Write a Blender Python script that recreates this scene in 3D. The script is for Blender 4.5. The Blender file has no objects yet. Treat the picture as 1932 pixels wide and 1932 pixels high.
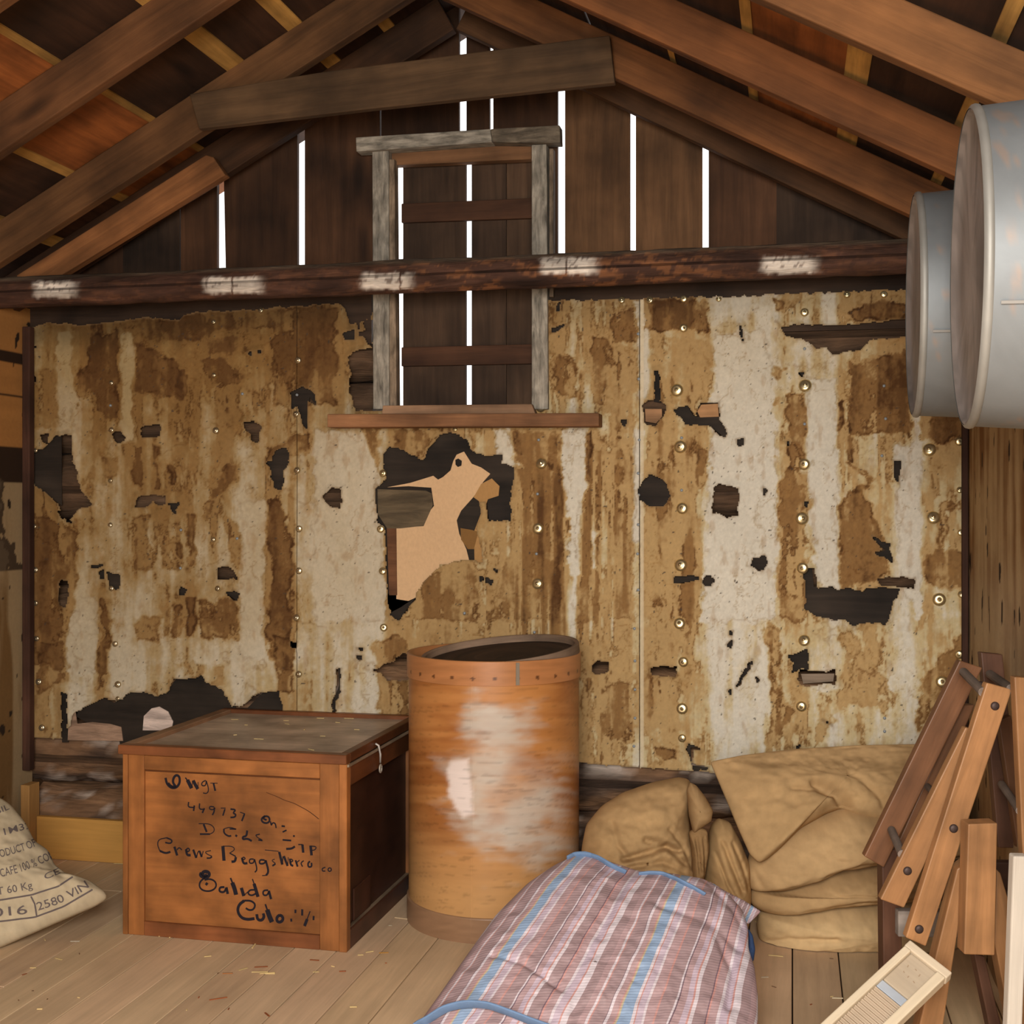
import bpy, bmesh, math, random
import numpy as np
from mathutils import Vector
from mathutils.bvhtree import BVHTree

scene = bpy.context.scene
COL = scene.collection
random.seed(7)
RNG = np.random.RandomState(11)

# ------------------------------------------------------------------ camera, sky, daylight, exposure
FPX, CX, HY, CAMZ = 2400.0, 966.0, 957.0, 1.4
YAW = math.atan(529 / 2400)
cam_d = bpy.data.cameras.new('camera')
cam_d.sensor_width = 36.0
cam_d.lens = 36.0 * FPX / 1932
cam_d.shift_y = -9.0 / 1932
cam_d.clip_start = 0.05
cam = bpy.data.objects.new('camera', cam_d)
cam.location = (0, 0, CAMZ)
cam.rotation_euler = (math.pi / 2, 0, YAW)
COL.objects.link(cam)
scene.camera = cam

world = bpy.data.worlds.new('sky')
scene.world = world
world.use_nodes = True
bg = world.node_tree.nodes['Background']
bg.inputs[0].default_value = (1.0, 0.98, 0.97, 1)
bg.inputs[1].default_value = 2.2

door_l = bpy.data.lights.new('doorway_daylight', 'AREA')
door_l.shape = 'RECTANGLE'
door_l.size = 1.3
door_l.size_y = 1.6
door_l.energy = 232
door_l.color = (1.0, 0.95, 0.88)
door_o = bpy.data.objects.new('doorway_daylight', door_l)
door_o.location = (-0.05, -0.5, 1.75)
door_o.rotation_euler = (math.pi / 2 - math.radians(44), 0, math.radians(4))
COL.objects.link(door_o)

scene.view_settings.view_transform = 'Standard'
scene.view_settings.look = 'None'
scene.view_settings.gamma = 1
scene.view_settings.use_curve_mapping = False
scene.view_settings.exposure = 0.0
scene.cycles.max_bounces = 8
scene.cycles.diffuse_bounces = 5
scene.cycles.use_denoising = True

# ------------------------------------------------------------------ geometry helpers
Fv = np.array([-math.sin(YAW), math.cos(YAW), 0.0])
Rv = np.array([math.cos(YAW), math.sin(YAW), 0.0])
Uv = np.array([0, 0, 1.0])
Cv = np.array([0, 0, CAMZ])


def ray(px, py): return Fv + Rv * (px - CX) / FPX + Uv * (HY - py) / FPX
def on_y(px, py, Y):
    d = ray(px, py); return Cv + d * (Y / d[1])
def on_x(px, py, X):
    d = ray(px, py); return Cv + d * (X / d[0])
def on_floor(px, py, Z=0.0):
    d = ray(px, py); return Cv + d * ((Z - CAMZ) / d[2])
def on_depth(px, py, D): return Cv + ray(px, py) * D
def on_plane(px, py, P, N):
    d = ray(px, py); return Cv + d * (np.dot(np.array(P) - Cv, N) / np.dot(d, N))
def project(P):
    v = np.asarray(P) - Cv; z = v @ Fv
    return CX + FPX * (v @ Rv) / z, HY - FPX * v[..., 2] / z


def lin(c):
    c = np.asarray(c, float) / 255.0
    return np.where(c <= 0.04045, c / 12.92, ((c + 0.055) / 1.055) ** 2.4)


def sst(a, b, x):
    t = np.clip((x - a) / (b - a), 0, 1); return t * t * (3 - 2 * t)


def _hash(xi, yi, seed):
    n = (xi.astype(np.int64) * 374761393 + yi.astype(np.int64) * 668265263 + seed * 974634777) & 0xffffffff
    n = ((n ^ (n >> 13)) * 1274126177) & 0xffffffff
    n = ((n ^ (n >> 16)) * 2246822519) & 0xffffffff
    return ((n ^ (n >> 15)) & 0xffffff) / float(0xffffff)


def vnoise(x, y, seed=0):
    xf, yf = np.floor(x), np.floor(y)
    fx, fy = x - xf, y - yf
    fx = fx * fx * (3 - 2 * fx); fy = fy * fy * (3 - 2 * fy)
    a = _hash(xf, yf, seed); b = _hash(xf + 1, yf, seed)
    c = _hash(xf, yf + 1, seed); d = _hash(xf + 1, yf + 1, seed)
    return (a * (1 - fx) + b * fx) * (1 - fy) + (c * (1 - fx) + d * fx) * fy


def fbm(x, y, seed=0, octv=4, gain=0.5):
    s = 0; a = 1.0; t = 0
    for o in range(octv):
        s = s + a * vnoise(x * 2 ** o + 17.3 * o, y * 2 ** o + 9.1 * o, seed + o * 31)
        t += a; a *= gain
    return s / t


def poly_sd(x, y, poly):
    """signed distance, positive inside"""
    P = np.asarray(poly, float)
    n = len(P); d = np.full(x.shape, 1e18); ins = np.zeros(x.shape, bool)
    for i in range(n):
        ax, ay = P[i]; bx, by = P[(i + 1) % n]
        ex, ey = bx - ax, by - ay
        wx, wy = x - ax, y - ay
        t = np.clip((wx * ex + wy * ey) / (ex * ex + ey * ey + 1e-12), 0, 1)
        d = np.minimum(d, (wx - ex * t) ** 2 + (wy - ey * t) ** 2)
        c = (ay > y) != (by > y)
        xi = ax + (y - ay) * ex / (ey if abs(ey) > 1e-9 else 1e-9)
        ins ^= c & (x < xi)
    d = np.sqrt(d)
    return np.where(ins, d, -d)


def line_d(x, y, pts):
    d = np.full(x.shape, 1e18)
    for (ax, ay), (bx, by) in zip(pts[:-1], pts[1:]):
        ex, ey = bx - ax, by - ay
        t = np.clip(((x - ax) * ex + (y - ay) * ey) / (ex * ex + ey * ey + 1e-12), 0, 1)
        d = np.minimum(d, (x - ax - ex * t) ** 2 + (y - ay - ey * t) ** 2)
    return np.sqrt(d)


# ------------------------------------------------------------------ materials (node based; colour and grain come from the mesh)
def base_mat(name, rough=0.7, spec=0.3, metallic=0.0):
    m = bpy.data.materials.new(name); m.use_nodes = True
    nt = m.node_tree; b = nt.nodes['Principled BSDF']
    b.inputs['Roughness'].default_value = rough
    b.inputs['Metallic'].default_value = metallic
    b.inputs['Specular IOR Level'].default_value = spec
    return m, nt, b


def mat_grain(name, scale=(2.0, 26.0, 26.0), lo=0.62, hi=1.2, rough=0.7, spec=0.25, bump=0.25, metallic=0.0,
              blotch=0.35, blotch_scale=3.0, dist=0.006, rough_var=0.0, knots=False):
    m, nt, b = base_mat(name, rough, spec, metallic)
    N, L = nt.nodes.new, nt.links.new
    ac = N('ShaderNodeAttribute'); ac.attribute_name = 'col'
    ag = N('ShaderNodeAttribute'); ag.attribute_name = 'gco'
    mp = N('ShaderNodeMapping'); mp.inputs['Scale'].default_value = scale
    L(ag.outputs['Vector'], mp.inputs['Vector'])
    n1 = N('ShaderNodeTexNoise'); n1.inputs['Scale'].default_value = 1.0; n1.inputs['Detail'].default_value = 6
    n1.inputs['Roughness'].default_value = 0.62; n1.inputs['Distortion'].default_value = 0.4
    L(mp.outputs[0], n1.inputs['Vector'])
    r1 = N('ShaderNodeMapRange'); r1.inputs[1].default_value = 0.28; r1.inputs[2].default_value = 0.72
    r1.inputs[3].default_value = lo; r1.inputs[4].default_value = hi
    L(n1.outputs[0], r1.inputs[0])
    n2 = N('ShaderNodeTexNoise'); n2.inputs['Scale'].default_value = blotch_scale; n2.inputs['Detail'].default_value = 4
    L(ag.outputs['Vector'], n2.inputs['Vector'])
    r2 = N('ShaderNodeMapRange'); r2.inputs[1].default_value = 0.3; r2.inputs[2].default_value = 0.7
    r2.inputs[3].default_value = 1 - blotch; r2.inputs[4].default_value = 1 + blotch * 0.5
    L(n2.outputs[0], r2.inputs[0])
    mu = N('ShaderNodeMath'); mu.operation = 'MULTIPLY'
    L(r1.outputs[0], mu.inputs[0]); L(r2.outputs[0], mu.inputs[1])
    if knots:
        mk = N('ShaderNodeMapping'); mk.inputs['Scale'].default_value = (1.7, 6.5, 6.5); L(ag.outputs['Vector'], mk.inputs['Vector'])
        vo = N('ShaderNodeTexVoronoi'); vo.inputs['Scale'].default_value = 1.0; L(mk.outputs[0], vo.inputs['Vector'])
        rk = N('ShaderNodeMapRange'); rk.inputs[1].default_value = 0.07; rk.inputs[2].default_value = 0.19
        rk.inputs[3].default_value = 0.42; rk.inputs[4].default_value = 1.0; L(vo.outputs['Distance'], rk.inputs[0])
        m2 = N('ShaderNodeMath'); m2.operation = 'MULTIPLY'; L(mu.outputs[0], m2.inputs[0]); L(rk.outputs[0], m2.inputs[1]); mu = m2
    vm = N('ShaderNodeVectorMath'); vm.operation = 'SCALE'
    L(ac.outputs['Color'], vm.inputs[0]); L(mu.outputs[0], vm.inputs['Scale'])
    L(vm.outputs[0], b.inputs['Base Color'])
    if bump:
        bp = N('ShaderNodeBump'); bp.inputs['Strength'].default_value = bump; bp.inputs['Distance'].default_value = dist
        L(n1.outputs[0], bp.inputs['Height']); L(bp.outputs[0], b.inputs['Normal'])
    if rough_var:
        r3 = N('ShaderNodeMapRange'); r3.inputs[1].default_value = 0.3; r3.inputs[2].default_value = 0.7
        r3.inputs[3].default_value = rough - rough_var; r3.inputs[4].default_value = rough + rough_var
        L(n2.outputs[0], r3.inputs[0]); L(r3.outputs[0], b.inputs['Roughness'])
    return m


def mat_weave(name, freq=420.0, lo=0.8, hi=1.12, rough=0.92, bump=0.3):
    m, nt, b = base_mat(name, rough, 0.1)
    N, L = nt.nodes.new, nt.links.new
    ac = N('ShaderNodeAttribute'); ac.attribute_name = 'col'
    ag = N('ShaderNodeAttribute'); ag.attribute_name = 'gco'
    outs = []
    for ax in ('X', 'Y'):
        w = N('ShaderNodeTexWave'); w.bands_direction = ax; w.inputs['Scale'].default_value = freq / 6.283
        w.inputs['Distortion'].default_value = 1.5; w.inputs['Detail'].default_value = 1
        L(ag.outputs['Vector'], w.inputs['Vector']); outs.append(w)
    n = N('ShaderNodeTexNoise'); n.inputs['Scale'].default_value = 30; n.inputs['Detail'].default_value = 5
    L(ag.outputs['Vector'], n.inputs['Vector'])
    a = N('ShaderNodeMath'); a.operation = 'ADD'; L(outs[0].outputs['Fac'], a.inputs[0]); L(outs[1].outputs['Fac'], a.inputs[1])
    a2 = N('ShaderNodeMath'); a2.operation = 'MULTIPLY_ADD'; L(a.outputs[0], a2.inputs[0]); a2.inputs[1].default_value = 0.25
    L(n.outputs[0], a2.inputs[2])
    r = N('ShaderNodeMapRange'); r.inputs[1].default_value = 0.4; r.inputs[2].default_value = 1.0
    r.inputs[3].default_value = lo; r.inputs[4].default_value = hi
    L(a2.outputs[0], r.inputs[0])
    vm = N('ShaderNodeVectorMath'); vm.operation = 'SCALE'
    L(ac.outputs['Color'], vm.inputs[0]); L(r.outputs[0], vm.inputs['Scale']); L(vm.outputs[0], b.inputs['Base Color'])
    bp = N('ShaderNodeBump'); bp.inputs['Strength'].default_value = bump; bp.inputs['Distance'].default_value = 0.002
    L(a2.outputs[0], bp.inputs['Height']); L(bp.outputs[0], b.inputs['Normal'])
    return m


def mat_stripes(name):
    m, nt, b = base_mat(name, 0.55, 0.25)
    N, L = nt.nodes.new, nt.links.new
    ag = N('ShaderNodeAttribute'); ag.attribute_name = 'gco'
    sp = N('ShaderNodeSeparateXYZ'); L(ag.outputs['Vector'], sp.inputs[0])
    fr = N('ShaderNodeMath'); fr.operation = 'FRACT'; L(sp.outputs[0], fr.inputs[0])
    rp = N('ShaderNodeValToRGB'); L(fr.outputs[0], rp.inputs[0])
    cr = rp.color_ramp; cr.interpolation = 'CONSTANT'
    mau, wht, pnk, blu, oli, drk, lil, rose = ((146, 124, 126), (190, 180, 186), (178, 132, 126), (130, 150, 176),
                                               (168, 158, 134), (108, 88, 98), (172, 156, 168), (160, 134, 136))
    seq = [(0, mau), (.06, rose), (.10, wht), (.115, pnk), (.125, mau), (.20, drk), (.207, wht), (.225, rose), (.265, pnk), (.27, oli), (.285, blu),
           (.352, wht), (.372, pnk), (.382, lil), (.425, wht), (.44, rose), (.50, pnk), (.51, mau), (.59, wht), (.605, drk), (.612, rose),
           (.655, lil), (.69, pnk), (.70, wht), (.725, mau), (.80, drk), (.808, pnk), (.82, rose), (.87, wht), (.89, lil), (.94, pnk), (.95, wht)]
    while len(cr.elements) < len(seq): cr.elements.new(0.5)
    for e, (p, c) in zip(cr.elements, seq):
        e.position = p; e.color = (*lin(c), 1)
    wv = N('ShaderNodeTexWave'); wv.bands_direction = 'Y'; wv.inputs['Scale'].default_value = 42; wv.inputs['Distortion'].default_value = 0.6
    L(ag.outputs['Vector'], wv.inputs['Vector'])
    n = N('ShaderNodeTexNoise'); n.inputs['Scale'].default_value = 6; n.inputs['Detail'].default_value = 3
    mp = N('ShaderNodeMapping'); mp.inputs['Scale'].default_value = (2.0, 6.0, 1.0); L(ag.outputs['Vector'], mp.inputs['Vector'])
    L(mp.outputs[0], n.inputs['Vector'])
    ad = N('ShaderNodeMath'); ad.operation = 'MULTIPLY_ADD'; L(wv.outputs['Fac'], ad.inputs[0]); ad.inputs[1].default_value = 0.5
    L(n.outputs[0], ad.inputs[2])
    r = N('ShaderNodeMapRange'); r.inputs[1].default_value = 0.35; r.inputs[2].default_value = 1.1
    r.inputs[3].default_value = 0.82; r.inputs[4].default_value = 1.14; L(ad.outputs[0], r.inputs[0])
    vm = N('ShaderNodeVectorMath'); vm.operation = 'SCALE'
    L(rp.outputs[0], vm.inputs[0]); L(r.outputs[0], vm.inputs['Scale']); L(vm.outputs[0], b.inputs['Base Color'])
    bp = N('ShaderNodeBump'); bp.inputs['Strength'].default_value = 0.2; bp.inputs['Distance'].default_value = 0.002
    L(wv.outputs['Fac'], bp.inputs['Height']); L(bp.outputs[0], b.inputs['Normal'])
    return m


M_TIMBER = mat_grain('weathered_timber', lo=0.55, hi=1.25, rough=0.8, bump=0.4, blotch=0.6, blotch_scale=3.6, knots=True)
M_PLANK = mat_grain('floor_plank', scale=(2.5, 40, 40), lo=0.86, hi=1.1, rough=0.75, spec=0.2, bump=0.12, blotch=0.14)
M_BARK = mat_grain('rough_log', scale=(5, 30, 30), lo=0.45, hi=1.5, rough=0.85, bump=0.9, blotch=0.45, dist=0.015)
M_CRATE = mat_grain('varnished_crate_wood', scale=(3, 34, 34), lo=0.76, hi=1.14, rough=0.45, spec=0.35, bump=0.12, blotch=0.55, blotch_scale=6)
M_DRUM = mat_grain('drum_veneer', scale=(1.2, 40, 1), lo=0.93, hi=1.05, rough=0.4, spec=0.35, bump=0.04, blotch=0.1)
M_SLAT = mat_grain('oiled_hardwood', scale=(3, 40, 40), lo=0.72, hi=1.2, rough=0.5, spec=0.35, bump=0.12, blotch=0.3, blotch_scale=7)
M_PAPER = mat_grain('stained_lining_paper', scale=(90, 60, 60), lo=0.92, hi=1.06, rough=0.85, spec=0.15, bump=0.12, blotch=0.06, dist=0.004)
M_PAINTED = mat_grain('peeling_paint', scale=(11, 55, 55), lo=0.25, hi=1.3, rough=0.85, bump=0.5, blotch=0.4, blotch_scale=14)
M_BURLAP = mat_weave('burlap', 2300, bump=0.2)
M_STRIPE = mat_stripes('striped_woven_plastic')
M_GALV = mat_grain('galvanised_steel', scale=(7, 7, 7), lo=0.86, hi=1.1, rough=0.58, spec=0.4, bump=0.03, metallic=0.35, blotch=0.14, rough_var=0.08)
M_BRASS = mat_grain('tin_cap', scale=(60, 60, 60), lo=0.8, hi=1.1, rough=0.28, spec=0.6, bump=0.0, metallic=0.9, blotch=0.1)
M_IRON = mat_grain('dark_iron', scale=(50, 50, 50), lo=0.7, hi=1.2, rough=0.55, bump=0.1, metallic=0.6)
M_INK, _nt, _b = base_mat('black_ink', 0.8, 0.1); _b.inputs['Base Color'].default_value = (*lin((34, 30, 36)), 1)
M_STENCIL, _nt, _b = base_mat('stencil_ink', 0.95, 0.05); _b.inputs['Base Color'].default_value = (*lin((98, 88, 86)), 1)
M_STRAP = mat_weave('blue_webbing', 900, lo=0.85, hi=1.1, rough=0.6)


# ------------------------------------------------------------------ mesh builder
class MB:
    def __init__(s): s.v = []; s.f = []; s.c = []; s.g = []; s.n = 0

    def add(s, v, f, col, gco=None):
        v = np.asarray(v, float); k = len(v)
        col = np.asarray(col, float)
        if col.ndim == 1: col = np.tile(col, (k, 1))
        if gco is None: gco = v.copy()
        s.v.append(v); s.c.append(col); s.g.append(np.asarray(gco, float))
        if isinstance(f, np.ndarray): f = f.tolist()
        s.f.extend([[i + s.n for i in q] for q in f]); s.n += k
        return s

    def hexa(s, b4, t4, col, along=None):
        """b4 and t4: matching rings of four corners"""
        v = np.array(list(b4) + list(t4), float)
        f = [[3, 2, 1, 0], [4, 5, 6, 7], [0, 1, 5, 4], [1, 2, 6, 5], [2, 3, 7, 6], [3, 0, 4, 7]]
        a = np.asarray(along, float) if along is not None else (v[4:].mean(0) - v[:4].mean(0))
        a = a / np.linalg.norm(a)
        off = RNG.rand(3) * 40
        q = np.array([0.31, 0.57, 0.77]); u = np.cross(a, q); u /= np.linalg.norm(u); w = np.cross(a, u)
        # keep the two cross axes on the main box directions
        e = v[1] - v[0]; e = e - a * (e @ a)
        if np.linalg.norm(e) > 1e-6: u = e / np.linalg.norm(e); w = np.cross(a, u)
        g = np.stack([v @ a, v @ u, v @ w], 1) + off
        return s.add(v, f, col, g)

    def beam(s, A, B, w, h, col, up=(0, 0, 1)):
        A = np.asarray(A, float); B = np.asarray(B, float); up = np.asarray(up, float)
        d = (B - A) / np.linalg.norm(B - A)
        sd = np.cross(d, up); sd /= np.linalg.norm(sd); u = np.cross(sd, d)
        r = [-sd * w / 2 - u * h / 2, sd * w / 2 - u * h / 2, sd * w / 2 + u * h / 2, -sd * w / 2 + u * h / 2]
        return s.hexa([A + q for q in r], [B + q for q in r], col)

    def box(s, lo, hi, col, along=(1, 0, 0)):
        (x0, y0, z0), (x1, y1, z1) = lo, hi
        return s.hexa([(x0, y0, z0), (x1, y0, z0), (x1, y1, z0), (x0, y1, z0)],
                      [(x0, y0, z1), (x1, y0, z1), (x1, y1, z1), (x0, y1, z1)], col, along)

    def slab(s, pts, off, col, along):
        """polygon (3-D points) pushed back by the vector off"""
        p = np.asarray(pts, float); n = len(p); off = np.asarray(off, float)
        v = np.vstack([p, p + off])
        f = [list(range(n)), list(range(2 * n - 1, n - 1, -1))] + [[i, i + n, (i + 1) % n + n, (i + 1) % n] for i in range(n)]
        a = np.asarray(along, float); a /= np.linalg.norm(a)
        o = off / np.linalg.norm(off); u = np.cross(a, o); u /= np.linalg.norm(u)
        g = np.stack([v @ a, v @ u, v @ o], 1) + RNG.rand(3) * 40
        return s.add(v, f, col, g)

    def tube(s, pts, r, col, seg=8, cap=True):
        P = np.asarray(pts, float); n = len(P)
        rr = np.full(n, r) if np.isscalar(r) else np.asarray(r, float)
        T = np.gradient(P, axis=0); T /= np.linalg.norm(T, axis=1)[:, None]
        q = np.array([0, 0, 1.0]) if abs(T[0, 2]) < 0.9 else np.array([1.0, 0, 0])
        v = []; g = []; L = 0
        for i in range(n):
            if i: L += np.linalg.norm(P[i] - P[i - 1])
            u = np.cross(T[i], q); u /= np.linalg.norm(u); w = np.cross(u, T[i])
            for k in range(seg):
                t = 2 * math.pi * k / seg
                v.append(P[i] + rr[i] * (u * math.cos(t) + w * math.sin(t))); g.append((L, t * rr[i], 0))
        f = [[i * seg + k, i * seg + (k + 1) % seg, (i + 1) * seg + (k + 1) % seg, (i + 1) * seg + k] for i in range(n - 1) for k in range(seg)]
        if cap: f += [list(range(seg))[::-1], [(n - 1) * seg + k for k in range(seg)]]
        return s.add(v, f, col, np.array(g) + RNG.rand(3) * 30)

    def ribbon(s, pts, w, thick, col, wdir):
        P = np.asarray(pts, float); n = len(P); v = []; g = []; L = 0
        T = np.gradient(P, axis=0); T /= np.linalg.norm(T, axis=1)[:, None]
        for i in range(n):
            if i: L += np.linalg.norm(P[i] - P[i - 1])
            W = np.asarray(wdir[i] if np.ndim(wdir) == 2 else wdir, float); W = W - T[i] * (W @ T[i]); W /= np.linalg.norm(W)
            N = np.cross(T[i], W)
            for a, b in ((-1, -1), (1, -1), (1, 1), (-1, 1)):
                v.append(P[i] + W * a * w / 2 + N * b * thick / 2); g.append((L, a * w / 2, b))
        f = [[i * 4 + k, i * 4 + (k + 1) % 4, (i + 1) * 4 + (k + 1) % 4, (i + 1) * 4 + k] for i in range(n - 1) for k in range(4)]
        f += [[3, 2, 1, 0], [(n - 1) * 4 + k for k in range(4)]]
        return s.add(v, f, col, g)

    def lathe(s, prof, col, origin, axis='Z', seg=48, colf=None):
        """prof: (radius, height) list; axis Z up or any unit vector"""
        ax = np.array([0, 0, 1.0]) if isinstance(axis, str) else np.asarray(axis, float)
        q = np.array([1.0, 0, 0]) if abs(ax[0]) < 0.9 else np.array([0, 1.0, 0])
        u = np.cross(q, ax); u /= np.linalg.norm(u); w = np.cross(ax, u)
        v = []; g = []; f = []; n = len(prof)
        for i, (r, h) in enumerate(prof):
            for k in range(seg):
                t = 2 * math.pi * k / seg
                v.append(np.asarray(origin) + ax * h + r * (u * math.cos(t) + w * math.sin(t))); g.append((t * max(r, .02), h, r))
        for i in range(n - 1):
            for k in range(seg):
                a, b = i * seg + k, i * seg + (k + 1) % seg
                f.append([a, b, b + seg, a + seg])
        v = np.array(v)
        return s.add(v, f, colf(v) if colf else col, g)

    def build(s, name, mat, parent=None, bevel=0, smooth=False, segs=2):
        v = np.vstack(s.v); c = np.vstack(s.c); g = np.vstack(s.g)
        org = np.array([0, 0, 0.0]) if parent is None and False else (
            np.array(world_loc(parent)) if parent else np.array([(v[:, 0].min() + v[:, 0].max()) / 2, (v[:, 1].min() + v[:, 1].max()) / 2, v[:, 2].min()]))
        me = bpy.data.meshes.new(name)
        me.from_pydata((v - org).tolist(), [], s.f)
        a = me.attributes.new('col', 'FLOAT_COLOR', 'POINT')
        a.data.foreach_set('color', np.hstack([c, np.ones((len(c), 1))]).astype(np.float32).ravel())
        a = me.attributes.new('gco', 'FLOAT_VECTOR', 'POINT')
        a.data.foreach_set('vector', g.astype(np.float32).ravel())
        me.materials.append(mat)
        if smooth: me.polygons.foreach_set('use_smooth', [True] * len(me.polygons))
        me.update()
        o = bpy.data.objects.new(name, me); COL.objects.link(o)
        if parent: o.parent = parent
        else: o.location = org
        if bevel:
            b = o.modifiers.new('edge', 'BEVEL'); b.width = bevel; b.segments = segs; b.limit_method = 'ANGLE'; b.angle_limit = 0.7
        return o


def world_loc(o):
    p = np.array(o.location)
    while o.parent: o = o.parent; p = p + np.array(o.location)
    return p


def tag(o, label, cat, group=None, kind=None):
    o['label'] = label; o['category'] = cat
    if group: o['group'] = group
    if kind: o['kind'] = kind
    return o


def struct(o): o['kind'] = 'structure'; return o


def empty(name, loc):
    o = bpy.data.objects.new(name, None); o.empty_display_size = 0.05; o.location = tuple(loc); COL.objects.link(o); return o


def grid_faces(nu, nv, keep=None):
    i = np.arange(nu - 1)[:, None]; j = np.arange(nv - 1)[None, :]
    a = (i * nv + j).ravel(); q = np.stack([a, a + nv, a + nv + 1, a + 1], 1)
    return q if keep is None else q[keep]

# ------------------------------------------------------------------ the room: floor, walls, gable, roof
XL, XR, YW = -3.0, 0.585, 4.575          # side walls and the papered face of the back wall
YF = -0.7                                # front wall with the doorway
RX, RZ, SL = -1.2, 3.14, 0.535           # ridge of the rafters' lower edges, slope
RD = 0.142 * math.sqrt(1 + SL * SL)       # rafter depth measured upright


def roof_z(x, add=0.0): return RZ + add - SL * abs(x - RX)


m = MB()
x = -3.2
k = -23
while x < 0.75:
    x0, x1 = k * 0.1405, (k + 1) * 0.1405
    c = lin((206, 177, 142)) * (0.88 + 0.18 * RNG.rand()) * (1 + (RNG.rand(3) - .5) * .05)
    cuts = [-0.9] + sorted(RNG.uniform(0.2, 4.4, 1).tolist()) + [4.6]
    for a, b in zip(cuts[:-1], cuts[1:]):
        m.box((x0 + .002, a + .001, -.03), (x1 - .002, b - .001, 0), c * (0.96 + .08 * RNG.rand()), along=(0, 1, 0))
    k += 1; x = x1
m.box((-3.4, -0.9, -.06), (0.9, 4.9, -.031), lin((24, 18, 14)), along=(0, 1, 0))
struct(m.build('floor', M_PLANK, bevel=.0015, segs=1))

# back wall of round logs, with the window opening left free
WX0, WX1 = on_y(703, 700, YW + .03)[0], on_y(1028, 700, YW + .03)[0]
WZ0 = on_y(900, 783, 4.6)[2]


def log(mb, x0, x1, y, z, r, col, seg=28, step=.035, rough=.012, seed=0, colf=None, axis=0):
    n = max(3, int(abs(x1 - x0) / step) + 1)
    xs = np.linspace(x0, x1, n); t = np.linspace(0, 2 * math.pi, seg, endpoint=False)
    X, T = np.meshgrid(xs, t, indexing='ij')
    rr = r + rough * (fbm(X * 3 + seed, T * 1.2 + 5, seed, 3) - .5) * 2 + rough * .6 * (fbm(X * 14, T * 5, seed + 9, 2) - .5) * 2
    A, B = (X, y - rr * np.cos(T)) if axis == 0 else (y - rr * np.cos(T), X)
    v = np.stack([A, B, z + rr * np.sin(T)], -1).reshape(-1, 3)
    f = [[i * seg + k, i * seg + (k + 1) % seg, (i + 1) * seg + (k + 1) % seg, (i + 1) * seg + k] for i in range(n - 1) for k in range(seg)]
    f += [list(range(seg))[::-1], [(n - 1) * seg + k for k in range(seg)]]
    g = np.stack([X, T * r, T * 0 + seed], -1).reshape(-1, 3)
    cc = colf(v) if colf else np.asarray(col) * (0.75 + .5 * fbm(X * 2, T * 1.5, seed + 3, 3)).reshape(-1, 1)
    mb.add(v, f, cc, g)


def low_col(c, z):
    """bark and bare wood with remains of pale chinking"""
    def f(v):
        x, h = v[:, 0], v[:, 2] - z
        n = fbm(x * 5, h * 22, 31, 4); n2 = fbm(x * 16, h * 30 + 5, 33, 4); n3 = fbm(x * 2.2, h * 9, 36, 3)
        k = c[None] * (.45 + 1.1 * n)[:, None]
        bark = sst(.5, .6, n3)[:, None]
        k = k * (1 - bark) + lin((84, 66, 54))[None] * (.6 + .8 * n2)[:, None] * bark
        ch = sst(.55, .63, n2 * .6 + n3 * .4) * sst(.02, .07, np.abs(h + .02))
        return k * (1 - ch[:, None] * .75) + lin((206, 190, 176))[None] * ch[:, None] * .75
    return f


m = MB()
LR = .135
for i in range(8):
    z = LR + i * 2 * LR
    c = lin((92, 70, 52)) * (0.8 + .4 * RNG.rand())
    if i < 3: c = lin((136, 102, 74))
    if z + LR * .6 > WZ0:
        log(m, XL - .1, WX0, YW + .03 + LR, z, LR, c, seed=i * 7)
        log(m, WX1, XR + .1, YW + .03 + LR, z, LR, c, seed=i * 7 + 3)
    else:
        log(m, XL - .1, XR + .1, YW + .03 + LR, z, LR, c, seed=i * 7, rough=.02 if i < 3 else .012, colf=low_col(c, z) if i < 3 else None)
struct(m.build('wall_back', M_BARK, smooth=True))
m = MB()
# plate along the top of the logs
for a, b in ((XL - .05, WX0), (WX1, XR + .05)):
    m.box((a, YW + .018, 2.02), (b, YW + .048, 2.25), lin((62, 46, 34)))
struct(m.build('trim_4', M_TIMBER))
m = MB()
for a, b, z in ((XL - .05, WX0 - .01, 2.2), (WX1 + .01, XR + .05, 2.2), (WX0 - .01, WX1 + .01, WZ0 - .1)):
    m.box((a, YW + .305, 0), (b, YW + .325, z), lin((50, 38, 30)))
struct(m.build('wall_back_light_seal', M_TIMBER))  # unseen panel added behind the logs to stop daylight leaking between them

# side walls: old lining over boards, painted region by region
def side_wall(name, X, y0, y1, z1, colf, seed, sgn):
    ny, nz = 260, 300
    ys = np.concatenate([np.linspace(y0, 3.2, 60), np.linspace(3.21, y1, ny - 60)]); zs = np.linspace(0, z1, nz)
    Y, Z = np.meshgrid(ys, zs, indexing='ij')
    Xv = X + sgn * .01 * (fbm(Y * 3, Z * 3, seed, 3) - .5)
    v = np.stack([Xv, Y, Z], -1).reshape(-1, 3)
    mb = MB(); mb.add(v, grid_faces(ny, nz) if sgn < 0 else grid_faces(ny, nz)[:, ::-1], colf(Y.ravel(), Z.ravel()), v)
    # the boards behind it
    mb.box((X + sgn * .02, y0, 0), (X + sgn * .1, y1 + .25, z1), lin((80, 60, 42)), along=(0, 1, 0))
    return struct(mb.build(name, M_PAPER))


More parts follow.
